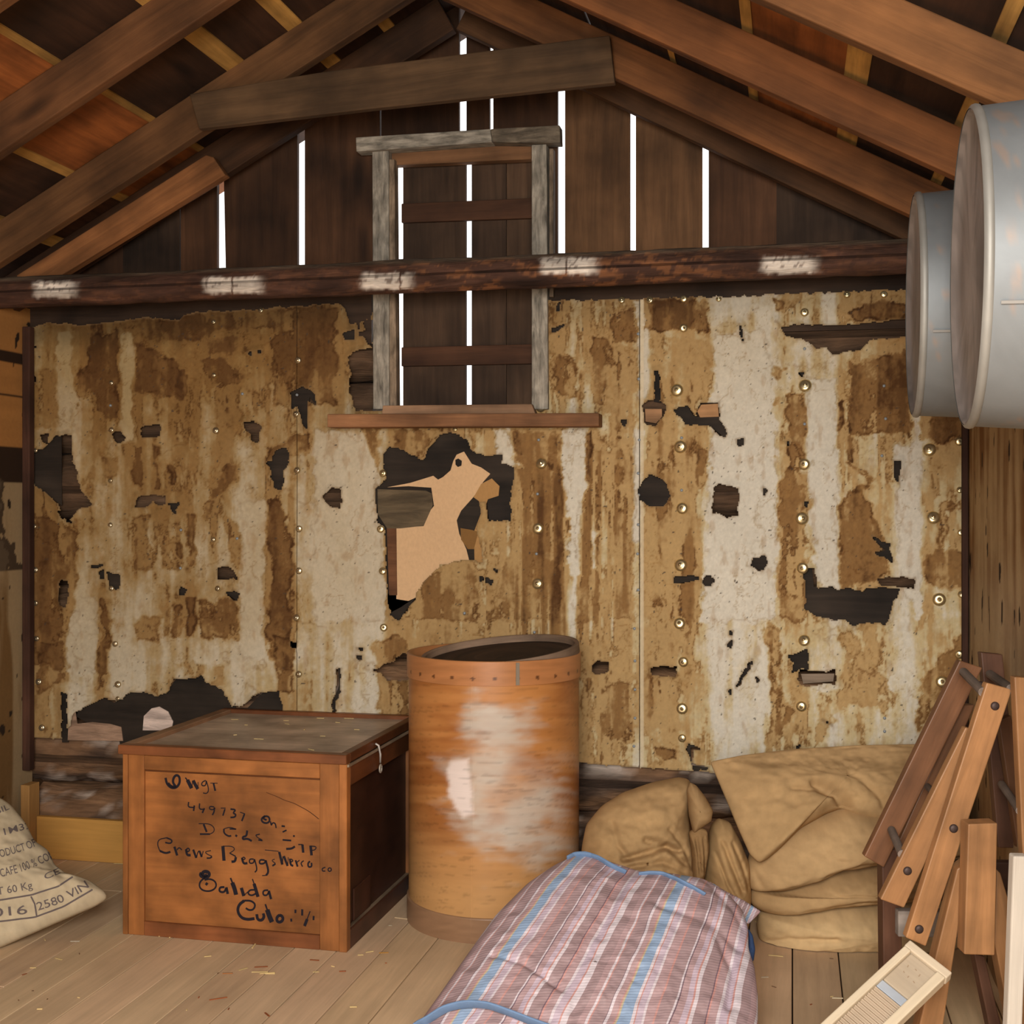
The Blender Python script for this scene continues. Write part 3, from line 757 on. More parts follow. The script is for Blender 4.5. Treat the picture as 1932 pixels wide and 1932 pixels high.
# stains: (strength, soft width, polygon); negative = cleaned by running water
ST = [
    (.75, 8, R3((480, 190), (620, 180), (620, 640), (540, 650), (470, 480), (400, 560), (395, 410), (470, 330))),
    (.85, 6, R3((700, 240), (900, 330), (940, 380), (945, 525), (700, 490))), (.55, 5, R3((935, 370), (970, 370), (970, 510), (935, 510))),
    (.5, 8, R3((1040, 335), (1150, 320), (1300, 400), (1250, 450), (1100, 450))), (.35, 10, R3((1060, 230), (1260, 180), (1290, 290), (1100, 310))),
    (.6, 10, R3((1420, 60), (1760, 60), (1750, 300), (1740, 560), (1420, 560))),
    (.5, 8, R3((650, 90), (1420, 60), (1420, 150), (1000, 220), (650, 260))),
    (.75, 7, R3((1390, 790), (1480, 740), (1600, 690), (1630, 760), (1600, 800), (1500, 850), (1400, 860))),
    (.95, 6, R3((1400, 1040), (1430, 1040), (1460, 1110), (1525, 1280), (1530, 1400), (1500, 1560), (1525, 1700), (1522, 1960), (1430, 1920), (1375, 1750), (1420, 1450), (1390, 1200))),
    (.6, 12, R3((150, 1130), (330, 1180), (400, 1250), (390, 1600), (330, 1932), (160, 1932))), (-.5, 10, R3((350, 1640), (500, 1600), (500, 1960), (340, 1960))),
    (.85, 5, R3((520, 1540), (570, 1640), (575, 1780), (545, 1960), (505, 1960), (530, 1750))), (.6, 5, R3((690, 770), (740, 770), (745, 1000), (695, 960))),
    (.6, 3, R3((800, 770), (830, 770), (825, 1000), (805, 1000))), (.8, 4, R3((880, 880), (915, 880), (912, 990), (880, 980))),
    (.65, 5, R3((1180, 870), (1230, 880), (1235, 950), (1120, 1050), (1070, 1180), (1060, 1140), (1110, 1000), (1130, 950))),
    (.55, 8, R3((690, 1150), (770, 1130), (790, 1420), (700, 1420))), (.7, 4, R3((975, 1130), (1010, 1130), (1012, 1400), (980, 1400))), (.6, 3, R3((918, 1180), (940, 1180), (940, 1370), (920, 1370))),
    (.6, 8, R3((850, 1240), (930, 1240), (930, 1430), (850, 1420))),
    (.8, 5, R3((970, 1560), (1018, 1560), (1015, 1770), (970, 1770))), (.7, 5, R3((1040, 1580), (1250, 1560), (1250, 1780), (1040, 1770))), (.7, 5, R3((900, 1600), (950, 1590), (945, 1775), (900, 1770))),
    (.55, 5, R3((840, 1620), (885, 1620), (885, 1770), (850, 1770))), (.5, 5, R3((710, 1680), (830, 1650), (820, 1790), (720, 1800))), (.6, 6, R3((1180, 1150), (1270, 1180), (1260, 1420), (1190, 1380))),
    (.5, 6, R3((530, 830), (610, 830), (610, 940), (540, 940))), (-.45, 8, R3((625, 180), (700, 180), (705, 760), (640, 760))), (-.4, 10, R3((300, 180), (380, 180), (370, 700), (300, 690))),
    (-.35, 14, R3((1240, 1050), (1390, 1050), (1370, 1900), (1250, 1900))), (.3, 10, R3((150, 380), (310, 380), (320, 680), (160, 680))),
    (-.35, 14, R3((400, 1560), (500, 1560), (500, 1932), (400, 1932))),
    # middle sheet
    (.9, 5, R4((225, 955), (335, 955), (310, 1170), (275, 1120))), (.6, 8, R4((395, 960), (560, 960), (620, 1010), (540, 1120), (400, 1060))),
    (.75, 6, R4((1140, 300), (1230, 320), (1245, 460), (1200, 510), (1140, 480))), (.8, 6, R4((1525, 390), (1580, 330), (1690, 325), (1690, 520), (1540, 520))), (.85, 6, R4((1740, 285), (1960, 285), (1960, 450), (1745, 450))),
    (.7, 6, R4((1220, 590), (1290, 580), (1345, 640), (1345, 790), (1240, 800), (1230, 700))), (.6, 5, R4((1425, 490), (1505, 490), (1490, 830), (1425, 830))), (.5, 4, R4((1360, 650), (1385, 650), (1385, 810), (1362, 810))),
    (.25, 8, R4((1510, 530), (1690, 530), (1690, 900), (1530, 1060), (1510, 800))), (-.8, 6, R4((920, 965), (1000, 965), (1020, 1120), (1070, 1150), (960, 1160), (920, 1060))),
    (-.9, 6, R4((1275, 975), (1400, 975), (1385, 1250), (1350, 1500), (1360, 1700), (1310, 1710), (1300, 1290), (1250, 1200))), (-.5, 4, R4((1425, 1500), (1475, 1495), (1445, 1540), (1445, 1690), (1430, 1690))),
    (.22, 14, R4((1390, 1090), (1640, 1060), (1640, 1960), (1360, 1960), (1350, 1500))), (.35, 12, R4((1010, 980), (1270, 1000), (1260, 1960), (900, 1960), (1010, 1500))),
    (.45, 14, R4((520, 1760), (650, 1680), (800, 1660), (900, 1960), (480, 1960))), (-.7, 5, R4((1655, 300), (1735, 300), (1720, 800), (1670, 800))), (-.8, 4, R4((1650, 980), (1690, 980), (1680, 1560), (1640, 1540))),
    (.8, 5, R4((1385, 990), (1430, 980), (1430, 1100), (1390, 1230))), (.7, 4, R4((1200, 980), (1235, 980), (1230, 1180), (1205, 1180))), (.6, 4, R4((1010, 980), (1040, 980), (1060, 1100), (1020, 1080))),
    (-.45, 30, R4((-20, 960), (230, 980), (300, 1150), (340, 1500), (350, 1960), (-20, 1960))),
    # right sheet
    (.75, 7, R5((-60, 285), (280, 285), (290, 450), (-60, 450))), (.18, 10, R5((-60, 470), (330, 520), (335, 830), (-60, 830))), (.16, 12, R5((-60, 900), (230, 980), (250, 1240), (280, 1500), (220, 1960), (-60, 1960))),
    (.55, 4, R5((235, 1060), (280, 1080), (240, 1290), (215, 1250))),
    (.75, 5, R5((690, 790), (795, 780), (800, 880), (790, 1000), (790, 1180), (710, 1180), (690, 1060), (700, 950))), (.6, 6, R5((700, 1190), (800, 1190), (790, 1300), (800, 1932), (780, 1960), (640, 1960), (660, 1500), (640, 1260))),
    (.95, 5, R5((1025, 610), (1120, 600), (1340, 560), (1340, 1010), (1300, 990), (1100, 1000), (1020, 990))), (.8, 4, R5((960, 830), (995, 820), (990, 980), (965, 980))),
    (.7, 4, R5((1000, 990), (1050, 1000), (1040, 1140), (1010, 1130))), (.85, 5, R5((970, 1370), (1060, 1270), (1110, 1330), (1165, 1460), (1245, 1630), (1232, 1700), (1160, 1760), (970, 1790), (965, 1500))),
    (.6, 3, R5((1000, 1140), (1110, 1175), (1148, 1230), (1130, 1265), (1050, 1285), (1060, 1265), (1120, 1245), (1095, 1195))),
    (.85, 5, R5((1395, 890), (1640, 890), (1640, 1030), (1540, 1010), (1500, 1050), (1400, 1020))), (.85, 6, R5((1405, 1620), (1500, 1580), (1640, 1600), (1640, 1780), (1560, 1800), (1420, 1760))), (.6, 5, R5((1490, 1330), (1640, 1330), (1540, 1400), (1520, 1600), (1480, 1600))),
    (.45, 5, R5((1440, 1040), (1480, 1060), (1490, 1300), (1460, 1320))),
    (.85, 5, R5((630, 290), (700, 285), (690, 340), (640, 345))), (.9, 5, R5((1010, 350), (1100, 310), (1200, 305), (1340, 330), (1340, 390), (1080, 410))), (.6, 4, R5((590, 810), (650, 800), (620, 900), (600, 880))),
    (.5, 4, R5((590, 640), (690, 650), (640, 700))), (.6, 4, R5((530, 1350), (560, 1350), (555, 1500), (530, 1500))), (.5, 4, R5((515, 1530), (575, 1530), (570, 1620), (520, 1620))),
    (-.5, 10, R5((330, 470), (600, 430), (650, 1200), (640, 1960), (250, 1960), (300, 1100))), (-.5, 8, R5((800, 700), (960, 700), (960, 1960), (850, 1700), (810, 1200))), (-.5, 10, R5((1260, 1050), (1400, 1050), (1390, 1960), (1280, 1750))),
    (.65, 5, R8((530, 70), (580, 90), (600, 160), (570, 300), (620, 420), (650, 480), (600, 560), (560, 680), (530, 680), (550, 480), (540, 300))), (.4, 8, R8((780, 400), (900, 380), (960, 280), (1060, 290), (1130, 430), (1080, 510), (1000, 440), (880, 440), (760, 640), (770, 500))),
    (.7, 6, R8((1240, 330), (1330, 240), (1440, 130), (1460, 180), (1400, 300), (1350, 420), (1240, 560))), (.35, 14, R8((860, 60), (960, 160), (960, 230), (900, 230))), (.75, 5, R8((0, 630), (110, 650), (100, 690), (0, 680))),
    (.15, 20, R8((-120, 100), (180, 100), (170, 420), (150, 560), (-120, 560))), (.5, 6, R7((1060, 340), (1180, 330), (1200, 600), (1060, 600))), (.4, 8, R7((960, 300), (1010, 310), (1000, 640), (960, 640))),
    (.5, 12, R6((160, 20), (300, 30), (320, 200), (180, 260))), (.5, 5, R6((440, 20), (500, 20), (480, 240), (440, 240))), (.7, 6, R6((1240, 0), (1340, 0), (1340, 260), (1260, 250))), (.35, 12, R6((800, 120), (1020, 130), (990, 250), (880, 190))),
    (.55, 12, R6((1700, 20), (1850, 0), (1850, 400), (1740, 380), (1720, 200))),
]
# brownness across the wall at three heights
KU = [55, 100, 130, 170, 190, 215, 250, 300, 340, 380, 440, 470, 500, 511, 555, 563, 590, 650, 705, 722, 735, 800, 900, 960, 1000, 1065, 1078, 1095, 1110, 1190, 1200, 1210, 1225, 1300, 1330, 1350, 1400, 1450, 1470, 1500, 1516, 1525, 1570, 1592, 1650, 1680, 1700, 1735, 1752, 1815]
KM = [.6, .58, .38, .36, .5, .32, .42, .42, .45, .45, .45, .3, .42, .5, .5, .26, .2, .12, .12, .2, .5, .55, .52, .45, .55, .52, .25, .3, .5, .5, .15, .2, .45, .45, .28, .14, .08, .1, .32, .42, .42, .2, .14, .35, .4, .28, .15, .15, .4, .45]
KT = [.3, .4, .35, .45, .55, .4, .4, .5, .5, .45, .45, .42, .5, .5, .5, .55, .6, .5, .45, .4, .4, .4, .4, .4, .4, .5, .3, .35, .42, .42, .2, .25, .45, .45, .3, .2, .18, .2, .32, .3, .28, .2, .16, .4, .5, .5, .4, .2, .4, .5]
KB = [.6, .5, .35, .36, .5, .28, .22, .24, .26, .3, .28, .26, .3, .45, .5, .25, .15, .12, .12, .2, .4, .45, .45, .45, .45, .45, .3, .35, .42, .42, .2, .25, .4, .4, .25, .12, .1, .12, .32, .3, .3, .22, .25, .3, .32, .25, .15, .15, .35, .4]

TOPL = [(40, 614), (60, 616), (90, 606), (130, 611), (175, 612), (250, 602), (300, 597), (340, 604), (350, 592), (400, 586), (480, 583), (560, 577), (640, 571), (652, 578), (662, 610), (700, 600), (706, 576), (1003, 572), (1030, 568), (1060, 565), (1110, 566), (1200, 562), (1300, 560), (1400, 557), (1500, 552), (1715, 545), (1840, 540)]
BOTL = [(40, 1391), (120, 1394), (230, 1400), (520, 1416), (770, 1430), (1098, 1440), (1210, 1449), (1320, 1456), (1420, 1464), (1840, 1486)]


def paper(name, u0, u1, label, seed):
    step = 2.15
    xs = np.linspace(on_y(u0, 1000, YW)[0], on_y(u1, 1000, YW)[0], int((u1 - u0) / step))
    zs = np.linspace(on_y(900, 1492, YW)[2], on_y(900, 535, YW)[2], int((1492 - 535) / step))
    X, Z = np.meshgrid(xs, zs, indexing='ij')
    P = np.stack([X, np.full_like(X, YW), Z], -1)
    U, V = project(P)
    wob = (fbm(U / 9, V / 9, 5, 3) - .5) * 9
    wob2 = (fbm(U / 9 + 50, V / 9, 6, 3) - .5) * 9
    Uw, Vw = U + wob, V + wob2
    # --- stain field
    wu = (fbm(U / 22, V / 30, 11, 4) - .5) * 34; wv = (fbm(U / 30, V / 22, 12, 4) - .5) * 40
    t = np.clip((V - 650) / 300, 0, 1); b = np.clip((V - 1080) / 170, 0, 1)
    Us = U + wu * .35
    base = np.interp(Us, KU, KT) * (1 - t) + np.interp(Us, KU, KM) * t * (1 - b) + np.interp(Us, KU, KB) * b
    streak = (fbm(U / 15 + .6 * fbm(U / 30, V / 60, 15, 3), V / 260, 13, 4, .55) - .5) * 1.5
    mott = (fbm(U / 50, V / 95, 14, 5, .6) - .5) * 1.6
    fine = (fbm(U / 8, V / 9, 16, 4, .65) - .5)
    base = base - .13 * sst(620, 480, U)
    s = base + .38 * streak + .42 * mott + .20 * fine
    drip = sst(930, 990, U) * sst(1200, 1150, U) * sst(820, 930, V) * sst(1240, 1180, V)
    s = s + drip * (.85 * (vnoise(U / 6.0 + .8 * fbm(U / 20, V / 40, 18, 3), V / 200, 19) - .5) + .06)
    rim = np.zeros_like(s)
    rag = (fbm(U / 15, V / 17, 21, 5, .62) - .5) * 26
    for amt, soft, poly in ST:
        pa = np.array(poly); x0, y0 = pa.min(0) - 50; x1, y1 = pa.max(0) + 50
        if x1 < u0 - 5 or x0 > u1 + 5: continue
        mk = (U > x0) & (U < x1) & (V > y0) & (V < y1)
        if not mk.any(): continue
        d = poly_sd(U[mk] + wu[mk] * .36, V[mk] + wv[mk] * .36, poly)
        sz = min(1.0, min(x1 - x0 - 100, y1 - y0 - 100) / 60)
        d = d + rag[mk] * (.4 + .6 * sz)
        so = min(soft, 5)
        w = sst(-so, so * 1.1, d)
        s[mk] = np.clip(s[mk], -.3, 1.0) * (1 - w * abs(amt) * .6) + w * amt * (.78 + .3 * mott[mk] + .25 * streak[mk] + .35 * fine[mk])
        rim[mk] = np.maximum(rim[mk] * (1 - w * .5), np.exp(-((d - 1.5) / 2.3) ** 2) * min(1, abs(amt) * 1.3))
    iso = np.exp(-((s - .37) / .028) ** 2) * sst(.4, .6, fbm(U / 40, V / 50, 45, 2)) + np.exp(-((s - .66) / .03) ** 2) * sst(.5, .62, fbm(U / 40, V / 50, 46, 2))
    rim = np.maximum(rim * sst(.36, .58, fbm(U / 26, V / 26, 44, 3)), iso * .9)
    s = s + rim * .36
    cream = lin((203, 196, 180)); cr2 = lin((188, 170, 130)); tan = lin((174, 144, 98)); brn = lin((134, 100, 60)); dkb = lin((84, 56, 30))
    # light falloff painted in along with yellowing: left half and top darker
    dim_yel = sst(1250, 250, U) * (1 - .45 * sst(1050, 1350, V)) * .95 + sst(900, 620, V) * .35
    dim_yel = np.clip(dim_yel * (.85 + .3 * mott), 0, 1)[..., None]
    cream = cream * (1 - dim_yel) + lin((164, 142, 102)) * dim_yel
    cr2 = cr2 * (1 - dim_yel) + lin((142, 112, 68)) * dim_yel
    tan = tan * (1 - dim_yel) + lin((130, 98, 56)) * dim_yel
    brn = brn * (1 - dim_yel) + lin((100, 70, 38)) * dim_yel
    def mix(a, b2, k): return a * (1 - k[..., None]) + b2 * k[..., None]
    c = mix(np.broadcast_to(cream, s.shape + (3,)), cr2, sst(.02, .3, s))
    c = mix(c, tan, sst(.27, .44, s)); c = mix(c, brn, sst(.56, .76, s)); c = mix(c, dkb, sst(.8, 1.12, s))
    # tide lines left by drying water
    tide = np.zeros_like(s)
    for q, (fx, fy, sd) in enumerate(((70, 110, 51), (44, 60, 52), (26, 34, 53))):
        f = fbm(U / fx + .3 * fbm(U / 12, V / 12, 57, 3), V / fy, sd, 4, .55)
        tide = np.maximum(tide, np.exp(-((f - .5) / .009) ** 2) * sst(.5, .62, fbm(U / 80, V / 80, 54 + q, 3)))
    c = mix(c, c * np.array([.66, .56, .44]), np.clip(tide, 0, 1) * .75)
    c = mix(c, c * np.array([.58, .5, .42]), np.clip(rim, 0, 1) * .85)
    c = mix(c, lin((148, 112, 66)), sst(.6, .78, fbm(U / 12, V / 30, 59, 4)) * .35)
    c = c * (.90 + .2 * fbm(U / 4, V / 4, 49, 3))[..., None]
    # darker band under the top edge, stronger on the left
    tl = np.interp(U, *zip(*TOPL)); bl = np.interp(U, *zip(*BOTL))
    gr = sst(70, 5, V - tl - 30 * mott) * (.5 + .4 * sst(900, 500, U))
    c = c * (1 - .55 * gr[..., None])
    # specks
    sp = fbm(U / 5, V / 5, 71, 2)
    c = mix(c, lin((70, 60, 52)), sst(.86, .9, sp))
    # seam highlights
    c = mix(c, lin((206, 190, 160)), sst(5, 2, np.abs(U - 1211)) * .8 * (u0 > 1000))
    # --- outline and holes
    inside = np.minimum(Vw - tl, bl - (V + wob2 * .5))
    win = np.minimum(np.minimum(U - 705 + wob * .3, 1005 - U), 774 - V)
    jam = np.minimum(np.minimum(U - 700, 735 + wob - U), 772 - V)      # scraps lying over the left jamb
    scrap = fbm(U / 26, V / 26, 33, 3) - .52 - sst(660, 700, V) * .3
    inside = np.minimum(inside, np.where(jam > 0, np.maximum(-win, scrap * 60), -win))
    hole = np.full(s.shape, -1e3)
    for kind, poly in HOLES:
        pa = np.array(poly); x0, y0 = pa.min(0) - 14; x1, y1 = pa.max(0) + 14
        if x1 < u0 - 5 or x0 > u1 + 5: continue
        mk = (U > x0) & (U < x1) & (V > y0) & (V < y1)
        if mk.any(): hole[mk] = np.maximum(hole[mk], poly_sd(Uw[mk] * .75 + U[mk] * .25, Vw[mk] * .75 + V[mk] * .25, poly))
    edge = sst(-5, -1, np.maximum(hole, -inside))
    c = mix(c, lin((120, 96, 66)), edge * .65)
    keepv = (inside > 0) & (hole < 0)
    Y = YW + .010 * (fbm(X * 2.2, Z * 1.3, 81, 3) - .5) - .012 * sst(-14, -1, np.maximum(hole, -inside)) * (fbm(U / 30, V / 30, 83, 2))
    v = np.stack([X, Y, Z], -1).reshape(-1, 3)
    nu, nv = X.shape
    F = grid_faces(nu, nv); kv = keepv.ravel(); F = F[kv[F].all(1)]
    used = np.zeros(len(v), bool); used[F.ravel()] = True
    idx = np.cumsum(used) - 1
    mb = MB(); mb.add(v[used], idx[F], c.reshape(-1, 3)[used], v[used])
    o = mb.build(name, M_PAPER, smooth=True)
    tag(o, label, 'wall lining', 'torn lining sheets on the back wall')
    # black tar paper showing through some of the holes
    for kind, poly in HOLES:
        cxp = np.mean([p[0] for p in poly])
        if kind != 'tar' or not (u0 <= cxp < u1): continue
        pts = np.array(poly); ctr = pts.mean(0)
        big = ctr + (pts - ctr) * 1.04 + np.sign(pts - ctr) * 2
        q = [on_y(a, bb, YW + .017) for a, bb in big]
        tb = MB(); tb.slab(q, (0, .003, 0), lin((50, 41, 33)), (1, 0, 0))
        t_o = tb.build('tar_paper', M_TIMBER, o)
        t_o['label'] = 'blackish tar paper showing through a torn hole'
    return o


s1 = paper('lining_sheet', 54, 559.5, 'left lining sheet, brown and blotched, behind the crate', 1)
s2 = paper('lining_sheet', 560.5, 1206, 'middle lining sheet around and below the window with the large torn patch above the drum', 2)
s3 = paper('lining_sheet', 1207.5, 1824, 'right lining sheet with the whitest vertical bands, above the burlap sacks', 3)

# tan card showing inside the large tear
def inner(poly, col, Y, parent, lab, name='inner_card', mat=None, th=.003):
    mb = MB(); q = [on_y(a, b, Y) for a, b in poly]
    mb.slab(q, (0, th, 0), lin(col), (1, 0, 0))
    o = mb.build(name, mat or M_PAPER, parent); o['label'] = lab; return o


inner(R4((360, 1268), (480, 1245), (600, 1208), (625, 1228), (650, 1215), (690, 1180), (705, 1130), (722, 1098), (760, 1082), (800, 1145), (850, 1165), (897, 1198), (860, 1240), (830, 1290), (808, 1320), (745, 1390), (722, 1440), (735, 1510), (772, 1590), (800, 1700), (600, 1800), (470, 1860), (408, 1850), (408, 1480), (550, 1470), (575, 1400), (604, 1365), (590, 1270), (470, 1262)),
      (206, 170, 130), YW + .013, s2, 'tan card inside the big tear')
inner(R4((850, 1250), (905, 1222), (945, 1262), (940, 1312), (885, 1330), (850, 1420), (840, 1520), (870, 1560), (860, 1660), (815, 1660), (812, 1500), (850, 1400), (838, 1340), (810, 1320)), (168, 128, 80), YW + .012, s2, 'brown torn flap', 'torn_flap')
inner(R4((742, 1480), (800, 1490), (835, 1500), (812, 1590), (780, 1590), (745, 1540)), (126, 92, 52), YW + .0115, s2, 'dark brown torn flap', 'torn_flap')
inner(R4((310, 1278), (560, 1285), (592, 1300), (598, 1360), (550, 1468), (430, 1482), (360, 1482), (312, 1410)), (98, 84, 64), YW + .011, s2, 'grey wood showing in the tear', 'exposed_wood', M_BARK, .004)
inner(R4((358, 1480), (408, 1482), (412, 1830), (370, 1830)), (112, 74, 48), YW + .0115, s2, 'reddish wood strip in the tear', 'exposed_wood', M_TIMBER)
inner(R5((230, 872), (252, 838), (338, 832), (343, 900), (245, 904)), (186, 140, 96), YW + .012, s3, 'pale wood chip', 'wood_chip', M_TIMBER)
inner(R4((1703, 860), (1790, 860), (1792, 900), (1760, 935), (1705, 925)), (178, 134, 96), YW + .012, s3, 'pale wood chip', 'wood_chip', M_TIMBER)
inner(R8((690, 300), (845, 298), (840, 335), (700, 345)), (140, 122, 104), YW + .012, s3, 'grey wood showing', 'exposed_wood', M_TIMBER)
inner(R4((715, 1125), (730, 1118), (748, 1130), (746, 1155), (728, 1162), (716, 1150)), (34, 28, 24), YW + .0095, s2, 'small dark hole in the tan card', 'hole', M_TIMBER, .003)
inner(R4((880, 1330), (945, 1320), (1000, 1330), (1000, 1440), (890, 1440)), (46, 38, 32), YW + .014, s2, 'dark hole backing', 'tar_paper', M_TIMBER)

inner(R6((650, 430), (655, 365), (690, 330), (725, 322), (765, 345), (788, 390), (780, 430)), (196, 176, 164), YW + .012, s1, 'pale lump of chinking', 'chinking', M_BARK, .004)
inner(R6((308, 475), (315, 340), (340, 330), (352, 400), (420, 392), (500, 400), (552, 415), (560, 478)), (168, 136, 112), YW + .014, s1, 'pinkish board showing below the tear', 'exposed_wood', M_BARK, .003)

# tin caps that hold the sheets
CAPS = [(57, 784, 6), (67, 850, 5), (62, 915, 5), (65, 993, 5), (67, 1075, 6), (67, 1138, 6), (69, 1205, 6), (73, 1286, 7), (79, 1373, 7),
        (210, 722, 5), (210, 811, 6), (208, 907, 5), (208, 990, 5), (210, 1110, 6), (217, 1215, 6), (222, 1291, 7), (222, 1318, 5),
        (403, 607, 5), (403, 708, 5), (407, 812, 7), (402, 1018, 5), (410, 1110, 6), (562, 680, 7), (558, 781, 7), (560, 887, 7), (564, 998, 7), (564, 1077, 7), (559, 1165, 7), (563, 1272, 7),
        (722, 585, 7), (723, 673, 8), (722, 893, 8), (718, 998, 8), (722, 1077, 8), (724, 1184, 8),
        (1018, 652, 11), (1020, 767, 10), (1021, 874, 10), (1015, 997, 10), (1014, 1101, 10), (492, 585, 6), (1173, 566, 7), (1226, 566, 7), (1290, 564, 7), (1356, 563, 6), (1598, 555, 7), (1668, 555, 7), (858, 811, 5),
        (1290, 619, 8), (1277, 736, 11), (1283, 843, 11), (1287, 959, 10), (1284, 1066, 11), (1282, 1176, 10), (1289, 1249, 9), (1287, 1337, 10), (1287, 1393, 8),
        (1518, 589, 8), (1519, 727, 11), (1517, 876, 10), (1514, 978, 11), (1514, 1072, 10), (1517, 1208, 10), (1512, 1333, 9),
        (1753, 848, 11), (1761, 976, 11), (1772, 1131, 11), (1777, 1286, 10), (1810, 833, 8), (1811, 924, 6), (1813, 1005, 6), (1814, 1121, 7), (1809, 1235, 8)]
PINS = [(1204, 630), (1205, 715), (1206, 830), (1204, 893), (1205, 934), (1204, 990), (1203, 1045), (1204, 1113), (1197, 1186), (1198, 1247), (1198, 1301), (1198, 1355), (1196, 1408), (1016, 830), (1014, 932), (1012, 1045), (876, 1157), (1008, 1193), (1518, 658), (1518, 800), (1668, 728), (1671, 790), (1286, 925), (1286, 826), (560, 745), (1664, 860), (1669, 1380), (1669, 1355), (208, 765), (341, 1000), (340, 1072), (447, 1016), (457, 743)]
for (u, v, r) in CAPS:
    par = s1 if u < 560 else (s2 if u < 1207 else s3)
    k = r * 4.5 / FPX * (1.12 if r >= 9 else 1.0)
    ctr = on_y(u, v, YW - .004)
    ax = np.array([RNG.uniform(-.25, .25), -1, RNG.uniform(-.1, .35)]); ax /= np.linalg.norm(ax)
    big = r >= 9
    mb = MB()
    mb.lathe([(k, -.004), (k, .0005), (k * .9, .001 + k * .16), (k * .7, .001 + k * .28), (k * .45, .001 + k * .33), (k * .26, .001 + k * .31), (k * .16, .001 + k * .42), (.0002, .001 + k * .46)], lin((222, 204, 158) if u > 700 else (206, 190, 156)), ctr, ax, seg=14)
    mb.build('nail_cap', M_BRASS, par, smooth=True)
for (u, v) in PINS:
    par = s1 if u < 560 else (s2 if u < 1207 else s3)
    ctr = on_y(u, v, YW - .003)
    mb = MB(); mb.lathe([(.0055, -.004), (.0055, .001), (.003, .0025), (.0002, .003)], lin((150, 156, 160)), ctr, (0, -1, 0), seg=8)
    mb.build('nail_head', M_GALV, par, smooth=True)

# ------------------------------------------------------------------ the wooden crate
FL, FR = on_floor(232, 1762), on_floor(655, 1797)
e1 = (FR - FL); CW = np.linalg.norm(e1); e1 = e1 / CW
e2 = np.array([-e1[1], e1[0], 0.0]); CD = .775; CH = .592
crate = empty('crate', (FL + FR) / 2 + e2 * CD / 2)
tag(crate, 'large orange-brown wooden crate with black brush lettering standing on the floor left of the drum', 'crate')
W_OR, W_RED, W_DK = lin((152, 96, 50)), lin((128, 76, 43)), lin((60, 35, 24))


def cb(name, a0, a1, d0, d1, z0, z1, col, along='a', parent=None, bevel=.002, lab=None, mat=None):
    """box in crate axes: a along the front, d into the depth"""
    P = lambda a, d, z: FL + e1 * a + e2 * d + Uv * z
    mb = MB(); mb.hexa([P(a0, d0, z0), P(a1, d0, z0), P(a1, d1, z0), P(a0, d1, z0)], [P(a0, d0, z1), P(a1, d0, z1), P(a1, d1, z1), P(a0, d1, z1)],
                       col, {'a': e1, 'd': e2, 'z': Uv}[along])
    o = mb.build(name, mat or M_CRATE, parent or crate, bevel=bevel, segs=1)
    if lab: o['label'] = lab
    return o


RE = .012                                     # depth of the panel recess
cb('front_panel', .02, CW - .02, RE, RE + .012, .02, CH - .01, W_OR, 'a')
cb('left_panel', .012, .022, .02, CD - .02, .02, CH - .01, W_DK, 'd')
cb('right_panel', CW - .03, CW - .018, .02, CD - .02, .02, CH - .01, W_DK, 'd', lab='side panel with its shade painted dark')  # the right side's shade is painted in with darker wood colours
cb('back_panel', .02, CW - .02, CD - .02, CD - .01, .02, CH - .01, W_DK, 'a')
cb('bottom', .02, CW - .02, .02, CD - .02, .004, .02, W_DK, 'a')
cb('corner_post', 0, .018, -.003, .03, 0, CH, W_OR * .95, 'z')
cb('corner_post', CW - .026, CW, -.004, .03, 0, CH, W_OR * 1.02, 'z')
cb('corner_post', 0, .02, CD - .03, CD, 0, CH, W_DK, 'z'); cb('corner_post', CW - .02, CW, CD - .055, CD, 0, CH, W_RED * .8, 'z')
cb('stile', .0185, .075, 0, .02, 0, CH, W_OR * .93, 'z')
cb('stile', CW - .092, CW - .0265, 0, .02, 0, CH, W_OR * .85, 'z')
cb('rail', .0755, CW - .0925, 0, .02, CH - .050, CH - .002, W_OR * 1.0, 'a')
cb('rail', .0755, CW - .0925, 0, .02, 0, .046, W_RED * .95, 'a')
cb('moulding', .0755, CW - .0925, RE - .006, RE + .002, CH - .056, CH - .0505, W_RED * .62, 'a')
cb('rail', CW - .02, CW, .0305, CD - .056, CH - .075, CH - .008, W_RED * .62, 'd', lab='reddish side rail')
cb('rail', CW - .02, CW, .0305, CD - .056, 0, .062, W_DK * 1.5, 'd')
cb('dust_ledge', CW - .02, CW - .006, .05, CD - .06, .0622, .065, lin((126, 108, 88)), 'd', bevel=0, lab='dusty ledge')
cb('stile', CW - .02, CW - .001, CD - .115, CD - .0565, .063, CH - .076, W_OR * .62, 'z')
cb('stile', CW - .02, CW - .004, .0305, .045, .3, CH - .076, W_RED * .8, 'z')
